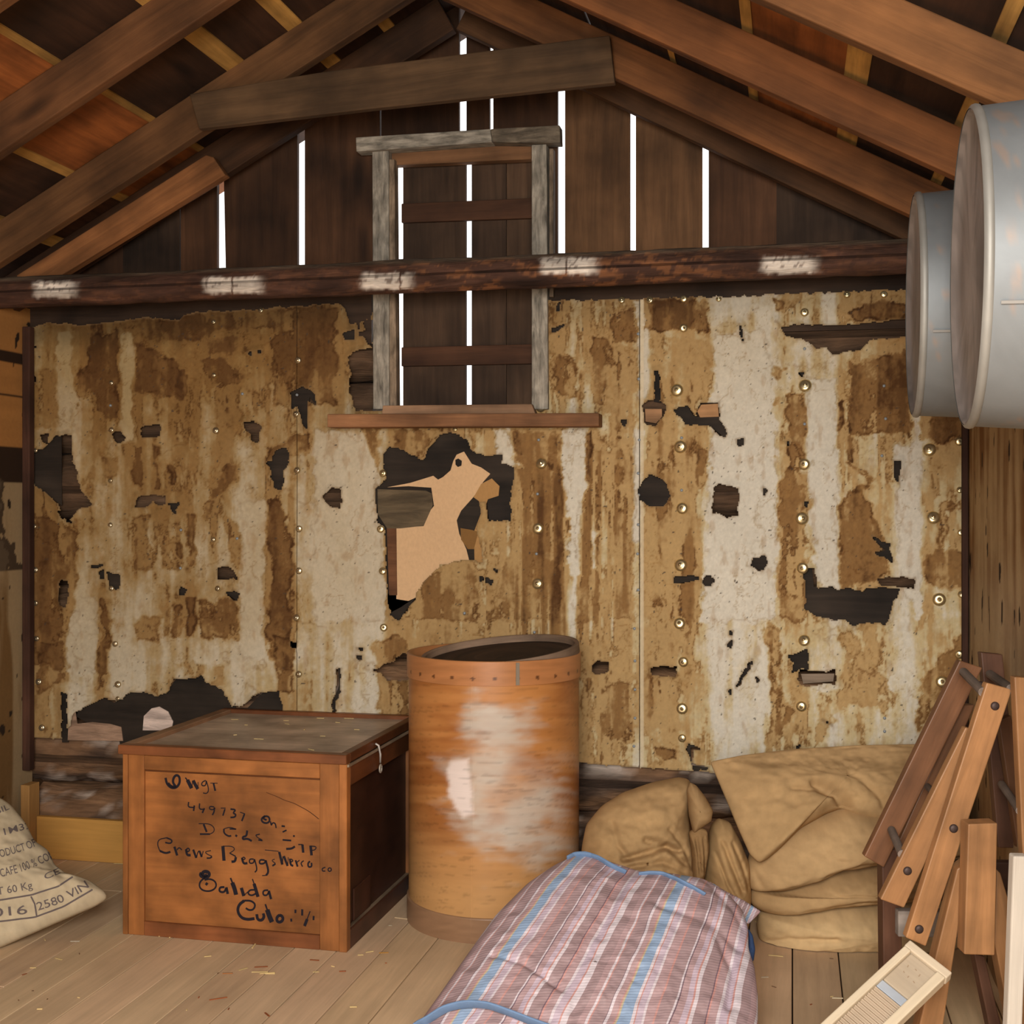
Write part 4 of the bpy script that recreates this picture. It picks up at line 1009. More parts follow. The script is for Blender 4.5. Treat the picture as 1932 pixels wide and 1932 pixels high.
# lid: a framed panel with a thin dusty sill under it
OV = .012
lidp = cb('lid', -OV + .03, CW + .0 - .03, .02, CD - .02, CH + .004, CH + .016, lin((182, 162, 142)), 'a', lab='dusty grey-brown lid panel')
cb('lid_frame', -OV, CW + .001, -OV, .026, CH, CH + .03, W_RED * 1.02, 'a', lidp)
cb('lid_frame', -OV, CW + .001, CD - .03, CD + .004, CH, CH + .03, W_RED * .8, 'a', lidp)
cb('lid_frame', -OV, .03, .0265, CD - .0305, CH, CH + .03, lin((140, 104, 76)), 'd', lidp)
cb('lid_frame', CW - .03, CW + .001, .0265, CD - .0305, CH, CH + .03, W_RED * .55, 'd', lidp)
cb('dust_ledge', CW + .0005, CW + .006, .0, CD - .02, CH - .010, CH - .002, lin((150, 132, 110)), 'd', bevel=0, lab='dusty strip under the lid')
cb('corner_block', CW - .019, CW - .013, .10, .26, .0655, .17, W_DK * 1.15, 'd', lab='small raised block low on the side')
# hook and eye on the side
P0 = lambda a, d, z: FL + e1 * a + e2 * d + Uv * z
mb = MB()
mb.tube([P0(CW + .004, .26, CH + .018), P0(CW + .014, .262, CH + .012), P0(CW + .016, .275, CH - .02), P0(CW + .012, .285, CH - .05)], .0035, lin((196, 192, 186)))
t = np.linspace(0, 2 * math.pi, 15)
mb.tube([P0(CW + .010, .295 + .011 * math.cos(a), CH - .072 + .013 * math.sin(a)) for a in t], .003, lin((170, 160, 146)))
o = mb.build('hook_and_eye', M_GALV, crate, smooth=True); o['label'] = 'small bright metal hook and ring'

# brush lettering on the front panel
STROKES = [
    (16, (215, 140), (228, 200), (270, 238), (320, 235), (352, 190), (350, 130), (320, 110), (290, 140), (285, 190), (320, 228), (270, 225), (240, 190)),
    (10, (405, 138), (425, 165)), (22, (425, 160), (445, 200), (465, 240)), (6, (468, 240), (475, 165)), (20, (480, 165), (500, 205), (525, 248)), (6, (528, 245), (527, 180)),
    (9, (600, 165), (565, 182), (560, 215), (600, 218), (606, 168)), (8, (606, 168), (632, 255), (612, 293), (575, 285)), (6, (645, 190), (715, 192)), (13, (675, 192), (692, 265)),
    (10, (437, 372), (430, 422), (490, 425)), (12, (492, 405), (484, 458)), (10, (542, 385), (537, 442), (588, 442)), (12, (588, 432), (568, 477)),
    (9, (682, 420), (640, 412), (634, 440), (672, 448), (687, 425)), (11, (687, 425), (680, 470), (664, 497)), (7, (745, 430), (792, 430)), (11, (785, 440), (765, 503)),
    (12, (838, 440), (892, 446), (860, 478), (892, 492), (880, 518), (838, 520)), (7, (930, 470), (978, 486)), (12, (972, 488), (946, 555)),
    (13, (1170, 505), (1135, 530), (1140, 562), (1180, 578), (1215, 560), (1210, 515), (1172, 505), (1148, 530), (1185, 545)), (10, (1222, 558), (1230, 602), (1240, 570), (1268, 575), (1276, 622)),
    (12, (1328, 602), (1360, 606)), (11, (1338, 660), (1376, 642)),
    (7, (533, 580), (640, 580), (684, 620), (680, 660), (640, 680)), (12, (640, 680), (545, 680)), (14, (580, 585), (610, 660)),
    (7, (892, 632), (830, 612), (775, 630)), (12, (775, 630), (775, 672), (820, 702), (845, 695)), (10, (830, 630), (892, 632)), (14, (885, 690), (902, 702)),
    (14, (998, 645), (992, 700), (956, 705), (956, 732), (1000, 722), (1042, 746)), (9, (1120, 680), (1080, 690)), (11, (1105, 735), (1145, 742)), (7, (1080, 692), (1100, 715), (1140, 735)),
    (12, (1338, 735), (1420, 742)), (12, (1438, 697), (1455, 700)), (14, (1372, 822), (1425, 820), (1456, 798)), (8, (1488, 780), (1530, 780)), (16, (1528, 780), (1536, 858)), (17, (1606, 790), (1616, 884)), (8, (1606, 795), (1665, 800), (1650, 832), (1616, 836)),
    (11, (212, 760), (265, 772), (282, 738), (225, 715)), (8, (225, 715), (150, 730), (136, 780), (160, 840)), (14, (160, 840), (215, 865), (262, 850)),
    (16, (300, 800), (327, 885)), (9, (325, 832), (345, 805), (372, 832)), (10, (412, 852), (450, 840), (435, 810), (412, 830)), (16, (412, 825), (420, 882), (456, 882)),
    (15, (480, 828), (510, 908)), (8, (512, 908), (525, 850), (540, 840)), (14, (540, 840), (562, 900)), (7, (562, 900), (577, 842)), (7, (650, 838), (592, 850), (612, 872), (660, 892)), (11, (660, 895), (645, 911), (610, 910)),
    (20, (765, 795), (776, 935)), (7, (765, 795), (860, 796), (882, 830), (830, 862)), (9, (830, 862), (890, 895)), (16, (890, 900), (882, 942), (848, 945)),
    (9, (950, 930), (985, 916), (960, 896), (950, 925)), (15, (948, 905), (962, 965), (1000, 958)), (10, (1060, 920), (1020, 918), (1020, 962), (1060, 958), (1068, 920)), (10, (1068, 920), (1096, 1020), (1072, 1046)),
    (12, (1165, 930), (1120, 924), (1114, 966), (1165, 962), (1175, 930)), (14, (1175, 930), (1206, 1040), (1180, 1076)), (7, (1180, 1076), (1142, 1078)), (7, (1262, 920), (1230, 932), (1270, 962)), (12, (1270, 965), (1240, 985)),
    (6, (1168, 832), (1300, 845)), (16, (1305, 850), (1335, 972)), (7, (1336, 970), (1342, 892)), (15, (1350, 890), (1386, 986)), (6, (1388, 984), (1392, 902)), (9, (1410, 950), (1442, 938), (1420, 918)), (14, (1408, 915), (1414, 975), (1440, 985)),
    (13, (1462, 930), (1482, 992)), (8, (1476, 950), (1500, 930)), (9, (1540, 935), (1510, 958), (1530, 992)), (12, (1600, 940), (1580, 960), (1585, 998), (1618, 992), (1615, 955)),
    (20, (560, 1052), (545, 1076), (590, 1100), (635, 1082), (632, 1046), (590, 1035), (562, 1060), (590, 1088), (615, 1070)),
    (12, (590, 1100), (545, 1135), (538, 1185), (570, 1220), (630, 1230), (680, 1212), (705, 1175), (690, 1130), (640, 1108), (590, 1120)), (18, (600, 1150), (618, 1166)),
    (14, (780, 1188), (735, 1190), (730, 1232), (778, 1240), (798, 1195)), (17, (798, 1190), (812, 1254)), (12, (838, 1100), (858, 1150)), (24, (855, 1145), (878, 1205), (892, 1262)),
    (20, (942, 1195), (966, 1274)), (7, (966, 1270), (1005, 1232)), (9, (1048, 1110), (1066, 1160)), (20, (1064, 1155), (1102, 1282)), (12, (1070, 1215), (1022, 1215), (1002, 1250), (1040, 1272), (1082, 1250)),
    (12, (1200, 1218), (1152, 1220), (1150, 1266), (1190, 1268), (1208, 1228)), (16, (1206, 1222), (1218, 1270), (1228, 1304)),
    (13, (985, 1390), (1020, 1412), (1062, 1402), (1078, 1352), (1035, 1318), (970, 1318)), (18, (970, 1318), (918, 1358), (904, 1420), (940, 1482), (1000, 1500), (1068, 1490)),
    (18, (1090, 1448), (1098, 1502), (1140, 1508), (1162, 1472), (1152, 1440)), (12, (1172, 1352), (1192, 1410)), (26, (1190, 1405), (1212, 1470), (1236, 1524)), (18, (1310, 1455), (1280, 1480), (1285, 1520), (1320, 1526), (1346, 1495), (1330, 1462), (1308, 1458)),
    (18, (1412, 1505), (1430, 1505)), (20, (1452, 1420), (1470, 1422)), (30, (1516, 1430), (1536, 1432)), (8, (1602, 1420), (1572, 1500)), (18, (1574, 1495), (1548, 1562)), (13, (1636, 1465), (1634, 1505)),
]
SIDE = [(9, (1748, 998), (1716, 1010), (1720, 1036), (1748, 1034)), (9, (1790, 1000), (1770, 1018), (1785, 1042), (1810, 1025), (1795, 1000))]
CRACK = [(6, (1180, 280), (1290, 322), (1360, 358), (1440, 380), (1500, 412), (1590, 460), (1685, 535))]


def strokes(lst, depth, name, mat, col, lab):
    mb = MB()
    nrm = -e2; PT = FL + e2 * depth
    for st in lst:
        pts = [on_plane(270 + .1967 * a, 1440 + .1967 * b, PT, nrm) for a, b in st[1:]]
        # smooth the polyline a little
        for _ in range(2):
            if len(pts) > 2:
                q = [pts[0]]
                for a, b in zip(pts[:-1], pts[1:]): q += [a * .75 + b * .25, a * .25 + b * .75]
                pts = q + [pts[-1]]
        mb.ribbon(pts, st[0] * (1.0 + st[0] / 30.0) * .1967 * 4.05 / FPX, .0006, col, np.array([np.cross(nrm, d) for d in np.gradient(np.array(pts), axis=0)]))
    o = mb.build(name, mat, crate); o['label'] = lab


ROWS = {}
for st in STROKES:
    yy = np.mean([q[1] for q in st[1:]]); xx = np.mean([q[0] for q in st[1:]])
    r = 0 if yy < 300 else (4 if yy > 1300 else (3 if yy > 1025 and xx < 1300 and not (xx > 1040 and yy < 1090) else (1 if (yy < 680 and xx > 1100) or yy < 560 else (2 if yy < 760 or (xx > 1360 and yy < 890 and xx > 1365 and yy < 885) else 5))))
    ROWS.setdefault(r, []).append(st)
WORDS = []
for r, lst in sorted(ROWS.items()):
    lst.sort(key=lambda st: min(q[0] for q in st[1:])); last = -1e9
    for st in lst:
        if min(q[0] for q in st[1:]) > last + 42: WORDS.append([])
        WORDS[-1].append(st); last = max(last, max(q[0] for q in st[1:]))
for lst in WORDS:
    strokes(lst, RE - .0004, 'lettering', M_INK, lin((30, 28, 34)), 'black brush-painted lettering')
strokes(SIDE, -.0004, 'lettering', M_INK, lin((30, 28, 34)), 'two small black letters on the right stile')
strokes(CRACK, RE - .0004, 'crack', M_TIMBER, lin((90, 52, 26)), 'fine dark crack across the upper right of the panel')

# ------------------------------------------------------------------ the round drum
DR, DH = .292, .905
DC = on_depth(934, 1700, 4.385); DC = np.array([DC[0], DC[1], 0.0])
if DC[1] + DR > YW - .03: DC[1] = YW - .03 - DR
drum = empty('drum', DC)
tag(drum, 'tall round orange plywood drum with a worn whitish patch standing against the back wall', 'drum')


def drum_col(v):
    px, py = project(v)
    hgt = v[:, 2]
    n = fbm(px / 34, py / 14, 101, 4); n2 = .6 * fbm(px / 90, py / 60, 104, 3) + .4 * fbm(px / 140, py / 9, 105, 3); nb = fbm(px / 60 + .3 * n2, py / 40, 107, 4)
    front = (v - DC) @ (-Fv) > -.05
    c = lin((180, 122, 68))[None] * (1 - sst(.35, .7, n2))[:, None] + lin((150, 92, 46))[None] * sst(.35, .7, n2)[:, None]
    low = sst(.45, .1, hgt)[:, None]
    c = c * (1 - low * .8) + lin((184, 142, 92))[None] * low * .8
    wp = R7((470, 330), (520, 400), (560, 410), (750, 430), (775, 540), (740, 640), (850, 680), (860, 755), (912, 768), (935, 900), (925, 1060), (840, 1130), (650, 1160), (540, 1130), (420, 1090), (355, 940), (340, 700), (360, 665), (440, 640), (430, 540))
    d = poly_sd(px, py, wp) + (nb - .5) * 100 + (n - .5) * 60 + (fbm(px / 120, py / 10, 109, 3) - .5) * 60 + 6
    w = sst(-22, 60, d) * front
    isl = R7((580, 690), (690, 640), (800, 660), (860, 700), (760, 780), (700, 900), (560, 960), (520, 900))
    w = w * (1 - .5 * sst(-20, 20, poly_sd(px, py, isl) + (nb - .5) * 80))
    ww = lin((186, 178, 166))[None] * (.93 + .14 * n)[:, None]
    w = w * (.55 + .4 * fbm(px / 50, py / 16, 112, 4))
    c = c * (1 - w[:, None]) + ww * w[:, None]
    bp = R7((352, 690), (440, 680), (452, 780), (462, 930), (420, 950), (375, 900), (350, 830))
    w2 = sst(-5, 6, poly_sd(px + (n - .5) * 14, py, bp)) * front
    c = c * (1 - w2[:, None]) + lin((222, 206, 198))[None] * w2[:, None]  # palest spot: a specular highlight painted over the worn area
    st2 = sst(.64, .76, fbm(px / 40, py / 3.0, 111, 3)) * .22
    return c * (1 - st2[:, None])


def lathe_dense(r, z0, z1, nz, seg, colf, name, mat, thick=.006, parent=drum, center=None):
    c0 = DC if center is None else center
    prof = [(r, z) for z in np.linspace(z0, z1, nz)] + [(r - thick, z1), (r - thick, z0)] + [(r, z0)]
    mb = MB(); mb.lathe(prof, None, c0, seg=seg, colf=colf)
    o = mb.build(name, mat, parent)
    o.data.polygons.foreach_set('use_smooth', [True] * len(o.data.polygons))
    return o


lathe_dense(DR, .012, DH - .02, 150, 240, drum_col, 'body', M_DRUM)
def band_col(base, dots):
    def f(v):
        px, py = project(v); n = fbm(px / 40, py / 7, 120, 4)
        c = lin(base)[None] * (.8 + .4 * n)[:, None]
        ang = np.arctan2(v[:, 1] - DC[1], v[:, 0] - DC[0])
        if dots:
            dd = np.abs(((ang * 26) % (2 * math.pi)) - math.pi) / 26 * DR
            zz = np.abs(v[:, 2] - (DH - .055))
            k = (np.hypot(dd, zz) < .0065)
            c = np.where(k[:, None], lin((100, 62, 36))[None], c)
        return c
    return f
b1 = lathe_dense(DR + .006, DH - .078, DH, 24, 300, band_col((170, 114, 70), True), 'top_hoop', M_DRUM, .014); b1['label'] = 'nailed wooden hoop round the rim'
b2 = lathe_dense(DR + .006, 0, .082, 14, 200, band_col((142, 108, 80), False), 'bottom_hoop', M_DRUM, .012); b2['label'] = 'dusty greyish hoop round the foot'
mb = MB(); mb.lathe([(DR - .004, .03), (DR - .004, .04), (.0005, .04)], lin((70, 48, 32)), DC, seg=48); mb.build('bottom', M_TIMBER, drum)
# metal joint strip on the hoop
a0 = math.radians(-62)
pc = DC + np.array([math.cos(a0), math.sin(a0), 0]) * (DR + .0068)
mb = MB(); mb.beam(pc + Uv * (DH - .076), pc + Uv * (DH - .004), .012, .003, lin((140, 128, 112)), up=(math.cos(a0), math.sin(a0), 0))
mb.build('hoop_clasp', M_GALV, drum)
# hooped lid tipped down into the open top
tilt = np.array([-.085, -.075, 1.0]); tilt /= np.linalg.norm(tilt)
LC = DC + np.array([.020, .004, DH + .004])
mb = MB(); mb.lathe([(.258, -.026), (.258, .002), (.262, .006), (.270, .006), (.273, .002), (.273, -.026), (.258, -.026)], lin((138, 114, 94)), LC, tilt, seg=96)
o = mb.build('lid', M_TIMBER, drum); o['label'] = 'dusty brown hooped lid tipped into the open top'
mb = MB(); mb.lathe([(.0005, -.024), (.2575, -.024), (.2575, -.018), (.0005, -.018)], lin((60, 44, 32)), LC, tilt, seg=72)  # dark colour carries the shade inside the tipped lid
mb.build('lid_board', M_TIMBER, o)

# ------------------------------------------------------------------ soft sacks
def resample(P, n, smooth=3):
    P = np.asarray(P, float); Q = np.vstack([P, P[:1]])
    L = np.r_[0, np.cumsum(np.linalg.norm(np.diff(Q, axis=0), axis=1))]
    t = np.linspace(0, L[-1], n, endpoint=False)
    R = np.stack([np.interp(t, L, Q[:, k]) for k in range(Q.shape[1])], 1)
    for _ in range(smooth): R = R * .5 + (np.roll(R, 1, 0) + np.roll(R, -1, 0)) * .25
    return R


def inflate(name, poly, P, N, tf, tb, col, mat, parent=None, center=None, creases=(), wr=.008, nr=46, ns=220, power=2.4, expo=.55,
            floor=.003, seed=0, gcof=None, smooth=3, colf=None, ymax=None, bulge=None):
    """a stuffed bag: outline on a plane, puffed out to both sides, creased"""
    N = np.asarray(N, float); N = N / np.linalg.norm(N); P = np.asarray(P, float)
    B2 = resample(poly, ns, smooth)
    c2 = np.asarray(center, float) if center is not None else B2.mean(0)
    rs = np.r_[np.linspace(0, .86, nr - 12), 1 - .14 * (1 - np.linspace(0, 1, 13)[1:]) ** 1.8]
    rs[0] = .004
    G = c2[None, None] + (B2 - c2)[None] * rs[:, None, None]              # rings, in picture co-ordinates of the rest shape
    U, V = G[..., 0], G[..., 1]
    D = Fv[None, None] + Rv * ((U - CX) / FPX)[..., None] + Uv * ((HY - V) / FPX)[..., None]
    T = ((P - Cv) @ N) / (D @ N)
    base = Cv + D * T[..., None]
    prof = (1 - np.clip(rs, 0, 1) ** power) ** expo
    prof = np.repeat(prof[:, None], ns, 1)
    w = wr * 1.1 * (fbm(U / 70 + V / 160, V / 26 - U / 200, seed + 3, 3) - .5) * 2 + wr * (fbm(U / 34, V / 34, seed + 1, 3) - .5) * 2 + wr * .35 * (fbm(U / 10, V / 10, seed + 2, 2) - .5) * 2
    fade = sst(1.0, .9, rs)[:, None]
    dsp = w * fade
    for (dep, wid, pts) in creases:
        dsp = dsp - dep * np.exp(-(line_d(U, V, pts) / wid) ** 2) * (.25 + .75 * fade)
    bl = np.ones_like(prof) if bulge is None else bulge(U, V)
    front = base + N * (tf * prof * bl + dsp)[..., None]
    back = base - N * (tb * prof)[..., None]
    nrg = len(rs)
    v = np.vstack([front.reshape(-1, 3), back[:-1].reshape(-1, 3)])
    uv = np.stack([U, V], -1).reshape(-1, 2); uv = np.vstack([uv, uv[:-ns]])
    v[:, 2] = np.maximum(v[:, 2], floor)
    if ymax is not None: v[:, 1] = np.minimum(v[:, 1], ymax)
    f = []
    k = np.arange(ns); k1 = (k + 1) % ns
    for i in range(nrg - 1):
        f += np.stack([i * ns + k, (i + 1) * ns + k, (i + 1) * ns + k1, i * ns + k1], 1).tolist()
    o2 = nrg * ns
    for i in range(nrg - 1):
        a, b = o2 + i * ns, (o2 + (i + 1) * ns if i < nrg - 2 else (nrg - 1) * ns)
        f += np.stack([a + k, a + k1, b + k1, b + k], 1).tolist()
    f.append(list(range(ns))[::-1]); f.append([o2 + q for q in range(ns)])
    sc = 4.2 / FPX
    g = np.stack([uv[:, 0] * sc, uv[:, 1] * sc, np.zeros(len(uv))], 1) if gcof is None else gcof(uv)
    nn = fbm(uv[:, 0] / 60, uv[:, 1] / 40, seed + 5, 3)
    cc = (lin(col)[None] * (.86 + .28 * nn)[:, None]) if colf is None else colf(uv)
    mb = MB(); mb.add(v, f, cc, g)
    o = mb.build(name, mat, parent, smooth=True)
    return o


BUR = (176, 144, 102)
NV = -Fv * .97 + Uv * .25                                # sacks in the stack face the room, leaning back a little
stackP = on_depth(1600, 1700, 4.06)
G = 'burlap sacks in the corner'
# bottom sack of the stack
inflate('burlap_sack', [(1428, 1748), (1434, 1722), (1480, 1715), (1560, 1705), (1650, 1695), (1760, 1688), (1820, 1688), (1838, 1740), (1820, 1794), (1670, 1796), (1560, 1794), (1530, 1795), (1468, 1790), (1436, 1789)],
        on_depth(1600, 1740, 4.12), -Fv, .15, .22, (196, 166, 122), M_BURLAP, seed=10, ymax=YW - .03, power=2.0, expo=.5, wr=.007,
        creases=[(.012, 5, [(1440, 1770), (1480, 1755), (1560, 1748)]), (.010, 4, [(1490, 1778), (1560, 1786), (1660, 1782)])])
tag(bpy.data.objects['burlap_sack'], 'palest burlap sack lying on the floor at the bottom of the stack', 'sack', G)
o = inflate('burlap_sack', [(1412, 1696), (1420, 1678), (1460, 1676), (1505, 1660), (1560, 1638), (1640, 1624), (1760, 1616), (1820, 1606), (1838, 1640), (1820, 1678), (1760, 1688), (1660, 1695), (1560, 1704), (1480, 1714), (1440, 1718), (1420, 1709)],
            on_depth(1600, 1665, 4.14), -Fv, .16, .22, BUR, M_BURLAP, seed=20, ymax=YW - .03, power=2.0, expo=.5,
            creases=[(.008, 4, [(1500, 1700), (1600, 1680), (1760, 1672)]), (.006, 3, [(1560, 1668), (1660, 1664), (1760, 1656)])])
tag(o, 'burlap sack second from the bottom of the stack in the right corner', 'sack', G)
o = inflate('burlap_sack', [(1406, 1650), (1416, 1612), (1440, 1588), (1500, 1552), (1590, 1520), (1700, 1524), (1815, 1514), (1836, 1560), (1820, 1604), (1720, 1622), (1640, 1624), (1560, 1637), (1500, 1662), (1455, 1676), (1414, 1678)],
            on_depth(1600, 1600, 4.15), -Fv, .17, .22, (180, 148, 106), M_BURLAP, seed=30, ymax=YW - .03, power=2.0, expo=.5,
            creases=[(.010, 5, [(1540, 1632), (1600, 1610), (1700, 1604)]), (.008, 5, [(1410, 1625), (1430, 1660)])])
tag(o, 'burlap sack third from the bottom, just under the draped top one', 'sack', G)
# top sack draped over the others, its mouth edge standing against the wall
NT = -Fv * .72 + Uv * .70
o = inflate('burlap_sack', [(1340, 1437), (1400, 1425), (1500, 1413), (1620, 1406), (1730, 1404), (1790, 1408), (1826, 1430), (1826, 1500), (1790, 1545), (1720, 1547), (1650, 1549), (1615, 1541), (1590, 1523), (1560, 1533), (1510, 1562), (1470, 1602), (1445, 1622), (1432, 1628), (1415, 1612), (1396, 1570), (1375, 1520)],
            on_depth(1560, 1560, 4.08), -Fv * .86 + Uv * .5, .07, .10, (174, 142, 100), M_BURLAP, seed=40, ymax=YW - .02, power=3.2, smooth=1,
            center=(1590, 1475), wr=.010,
            creases=[(.042, 9, [(1592, 1526), (1570, 1505), (1530, 1488)]), (.014, 5, [(1560, 1508), (1530, 1500), (1490, 1498)]), (.012, 7, [(1600, 1470), (1640, 1500), (1680, 1545)]),
                     (.008, 8, [(1470, 1590), (1500, 1560), (1560, 1535)]), (.006, 6, [(1640, 1470), (1655, 1510), (1660, 1540)])],
            bulge=lambda U, V: .35 + .65 * sst(1420, 1500, V))
tag(o, 'large burlap sack draped on top of the stack, its flat edge against the wall', 'sack', G)
# upright sack squeezed between
o = inflate('burlap_sack', [(1335, 1600), (1345, 1558), (1358, 1545), (1378, 1552), (1396, 1585), (1412, 1625), (1416, 1680), (1412, 1740), (1390, 1790), (1340, 1800), (1318, 1740), (1326, 1660)],
            on_depth(1370, 1650, 4.16), -Fv, .13, .18, (168, 136, 94), M_BURLAP, seed=50, ymax=YW - .02,
            creases=[(.018, 5, [(1358, 1580), (1372, 1620), (1390, 1665)]), (.014, 4, [(1375, 1580), (1392, 1620), (1405, 1665)]), (.012, 4, [(1345, 1600), (1362, 1650), (1385, 1690)])])
tag(o, 'narrow burlap sack standing squeezed between the slumped sack and the stack', 'sack', G)
# slumped sack beside the drum
sl = empty('burlap_sack', on_floor(1205, 1770))
tag(sl, 'plump slumped burlap sack with a bunched neck right beside the drum', 'sack', G)
inflate('bag', [(1094, 1640), (1098, 1595), (1106, 1555), (1135, 1520), (1175, 1495), (1230, 1476), (1280, 1466), (1300, 1470), (1306, 1490), (1298, 1540), (1304, 1590), (1312, 1640), (1320, 1700), (1300, 1770), (1200, 1790), (1110, 1770)],
        on_depth(1200, 1620, 4.18), -Fv * .95 + Uv * .3, .17, .17, (172, 140, 98), M_BURLAP, sl, seed=60, ymax=YW - .02, wr=.012, power=2.6,
        creases=[(.030, 6, [(1170, 1625), (1215, 1612), (1250, 1600), (1272, 1608)]), (.022, 6, [(1210, 1590), (1245, 1600), (1285, 1632)]), (.018, 5, [(1255, 1570), (1280, 1600), (1300, 1640)]),
                 (.014, 6, [(1180, 1640), (1240, 1630), (1300, 1655)]), (.010, 6, [(1150, 1560), (1160, 1600), (1180, 1625)])])
o = inflate('neck', [(1296, 1490), (1302, 1476), (1314, 1482), (1330, 1502), (1345, 1528), (1342, 1548), (1322, 1562), (1308, 1572), (1300, 1540)], on_depth(1318, 1525, 4.10), -Fv, .05, .06, (156, 126, 88), M_BURLAP, sl, seed=70, ns=120, nr=26, wr=.006)
o['label'] = 'bunched open neck of the sack'
o = inflate('neck_fold', [(1300, 1570), (1318, 1560), (1334, 1566), (1338, 1600), (1330, 1650), (1316, 1690), (1304, 1680), (1306, 1620)], on_depth(1318, 1620, 4.10), -Fv, .05, .08, (140, 110, 74), M_BURLAP, sl, seed=75, ns=120, nr=26, wr=.008,
            creases=[(.014, 4, [(1312, 1580), (1318, 1640)]), (.012, 3, [(1326, 1580), (1328, 1640)])])
o['label'] = 'dark gathered folds below the neck'

# printed coffee sack at the left edge
SP = on_depth(40, 1640, 4.18)
SN = np.array([.28, -.72, .62])
sk = inflate('coffee_sack', [(-190, 1640), (-150, 1560), (-70, 1512), (0, 1505), (22, 1520), (48, 1552), (66, 1588), (92, 1605), (103, 1632), (130, 1652), (172, 1664), (200, 1684), (203, 1694), (180, 1708), (100, 1742), (0, 1786), (-90, 1826), (-170, 1800), (-210, 1720)],
             SP, SN, .09, .12, (178, 163, 136), M_BURLAP, seed=80, smooth=2, power=2.2, wr=.008, center=(-20, 1650), creases=[(.012, 10, [(100, 1610), (110, 1650), (140, 1690)])])
tag(sk, 'pale printed burlap sack leaning in at the left edge of the floor', 'sack')
deps = bpy.context.evaluated_depsgraph_get()


def print_on(target, items, name, mat, lift=.0012):
    """stencil lettering laid on a curved surface: each item (text, baseline points in the photo, height, slant)"""
    bpy.context.view_layer.update()
    me0 = target.data
    off = np.array(target.location)
    bvh = BVHTree.FromPolygons([tuple(np.array(v.co) + off) for v in me0.vertices], [tuple(p.vertices) for p in me0.polygons])
    V = []; F = []; n0 = 0
    for txt, base, hgt, wid in items:
        if isinstance(txt, str):
            cu = bpy.data.curves.new('t', 'FONT'); cu.body = txt; cu.size = 1.0; cu.resolution_u = 3; cu.offset = .006
            ob = bpy.data.objects.new('t', cu); COL.objects.link(ob)
            bpy.context.view_layer.update()
            me = bpy.data.meshes.new_from_object(ob.evaluated_get(bpy.context.evaluated_depsgraph_get()))
            bm = bmesh.new(); bm.from_mesh(me)
            bmesh.ops.triangulate(bm, faces=bm.faces)
            bmesh.ops.subdivide_edges(bm, edges=[e for e in bm.edges if e.calc_length() > .12], cuts=2)
            bmesh.ops.triangulate(bm, faces=bm.faces)
            bm.verts.index_update()
            pts = np.array([v.co[:2] for v in bm.verts]); fc = [[v.index for v in f.verts] for f in bm.faces]
            bm.free(); bpy.data.objects.remove(ob); bpy.data.curves.remove(cu); bpy.data.meshes.remove(me)
            pts[:, 0] -= pts[:, 0].min(); pts[:, 0] /= pts[:, 0].max()
        else:
            k = 40; pts = np.array([(i / k, j) for i in range(k + 1) for j in (0, 1)], float)
            fc = [[2 * i, 2 * i + 2, 2 * i + 3, 2 * i + 1] for i in range(k)]
        bp = np.asarray(base, float)
        L = np.r_[0, np.cumsum(np.linalg.norm(np.diff(bp, axis=0), axis=1))]; L /= L[-1]
        bx = np.interp(pts[:, 0], L, bp[:, 0]); by = np.interp(pts[:, 0], L, bp[:, 1])
        e = .02
        dx = np.interp(np.clip(pts[:, 0] + e, 0, 1), L, bp[:, 0]) - np.interp(np.clip(pts[:, 0] - e, 0, 1), L, bp[:, 0])
        dy = np.interp(np.clip(pts[:, 0] + e, 0, 1), L, bp[:, 1]) - np.interp(np.clip(pts[:, 0] - e, 0, 1), L, bp[:, 1])
        ln = np.hypot(dx, dy); nx, ny = dy / ln, -dx / ln
        px = bx + nx * pts[:, 1] * hgt; py = by + ny * pts[:, 1] * hgt
        ok = []; vv = []
        for a, b in zip(px, py):
            d = Vector(ray(a, b)).normalized()
            hit, nor, idx, dist = bvh.ray_cast(Vector(Cv), d)
            if hit is None: ok.append(False); vv.append((0, 0, 0)); continue
            if nor.dot(d) > 0: nor = -nor
            ok.append(True); vv.append(tuple(hit + nor * lift))
        for f in fc:
            if all(ok[i] for i in f) and max((Vector(vv[f[0]]) - Vector(vv[i])).length for i in f) < .06: F.append([i + n0 for i in f])
        V += vv; n0 += len(vv)
    used = sorted({i for f in F for i in f}); mp = {i: k for k, i in enumerate(used)}
    mb = MB(); mb.add(np.array([V[i] for i in used]), [[mp[i] for i in f] for f in F], lin((90, 80, 78)))
    return mb.build(name, mat, target)


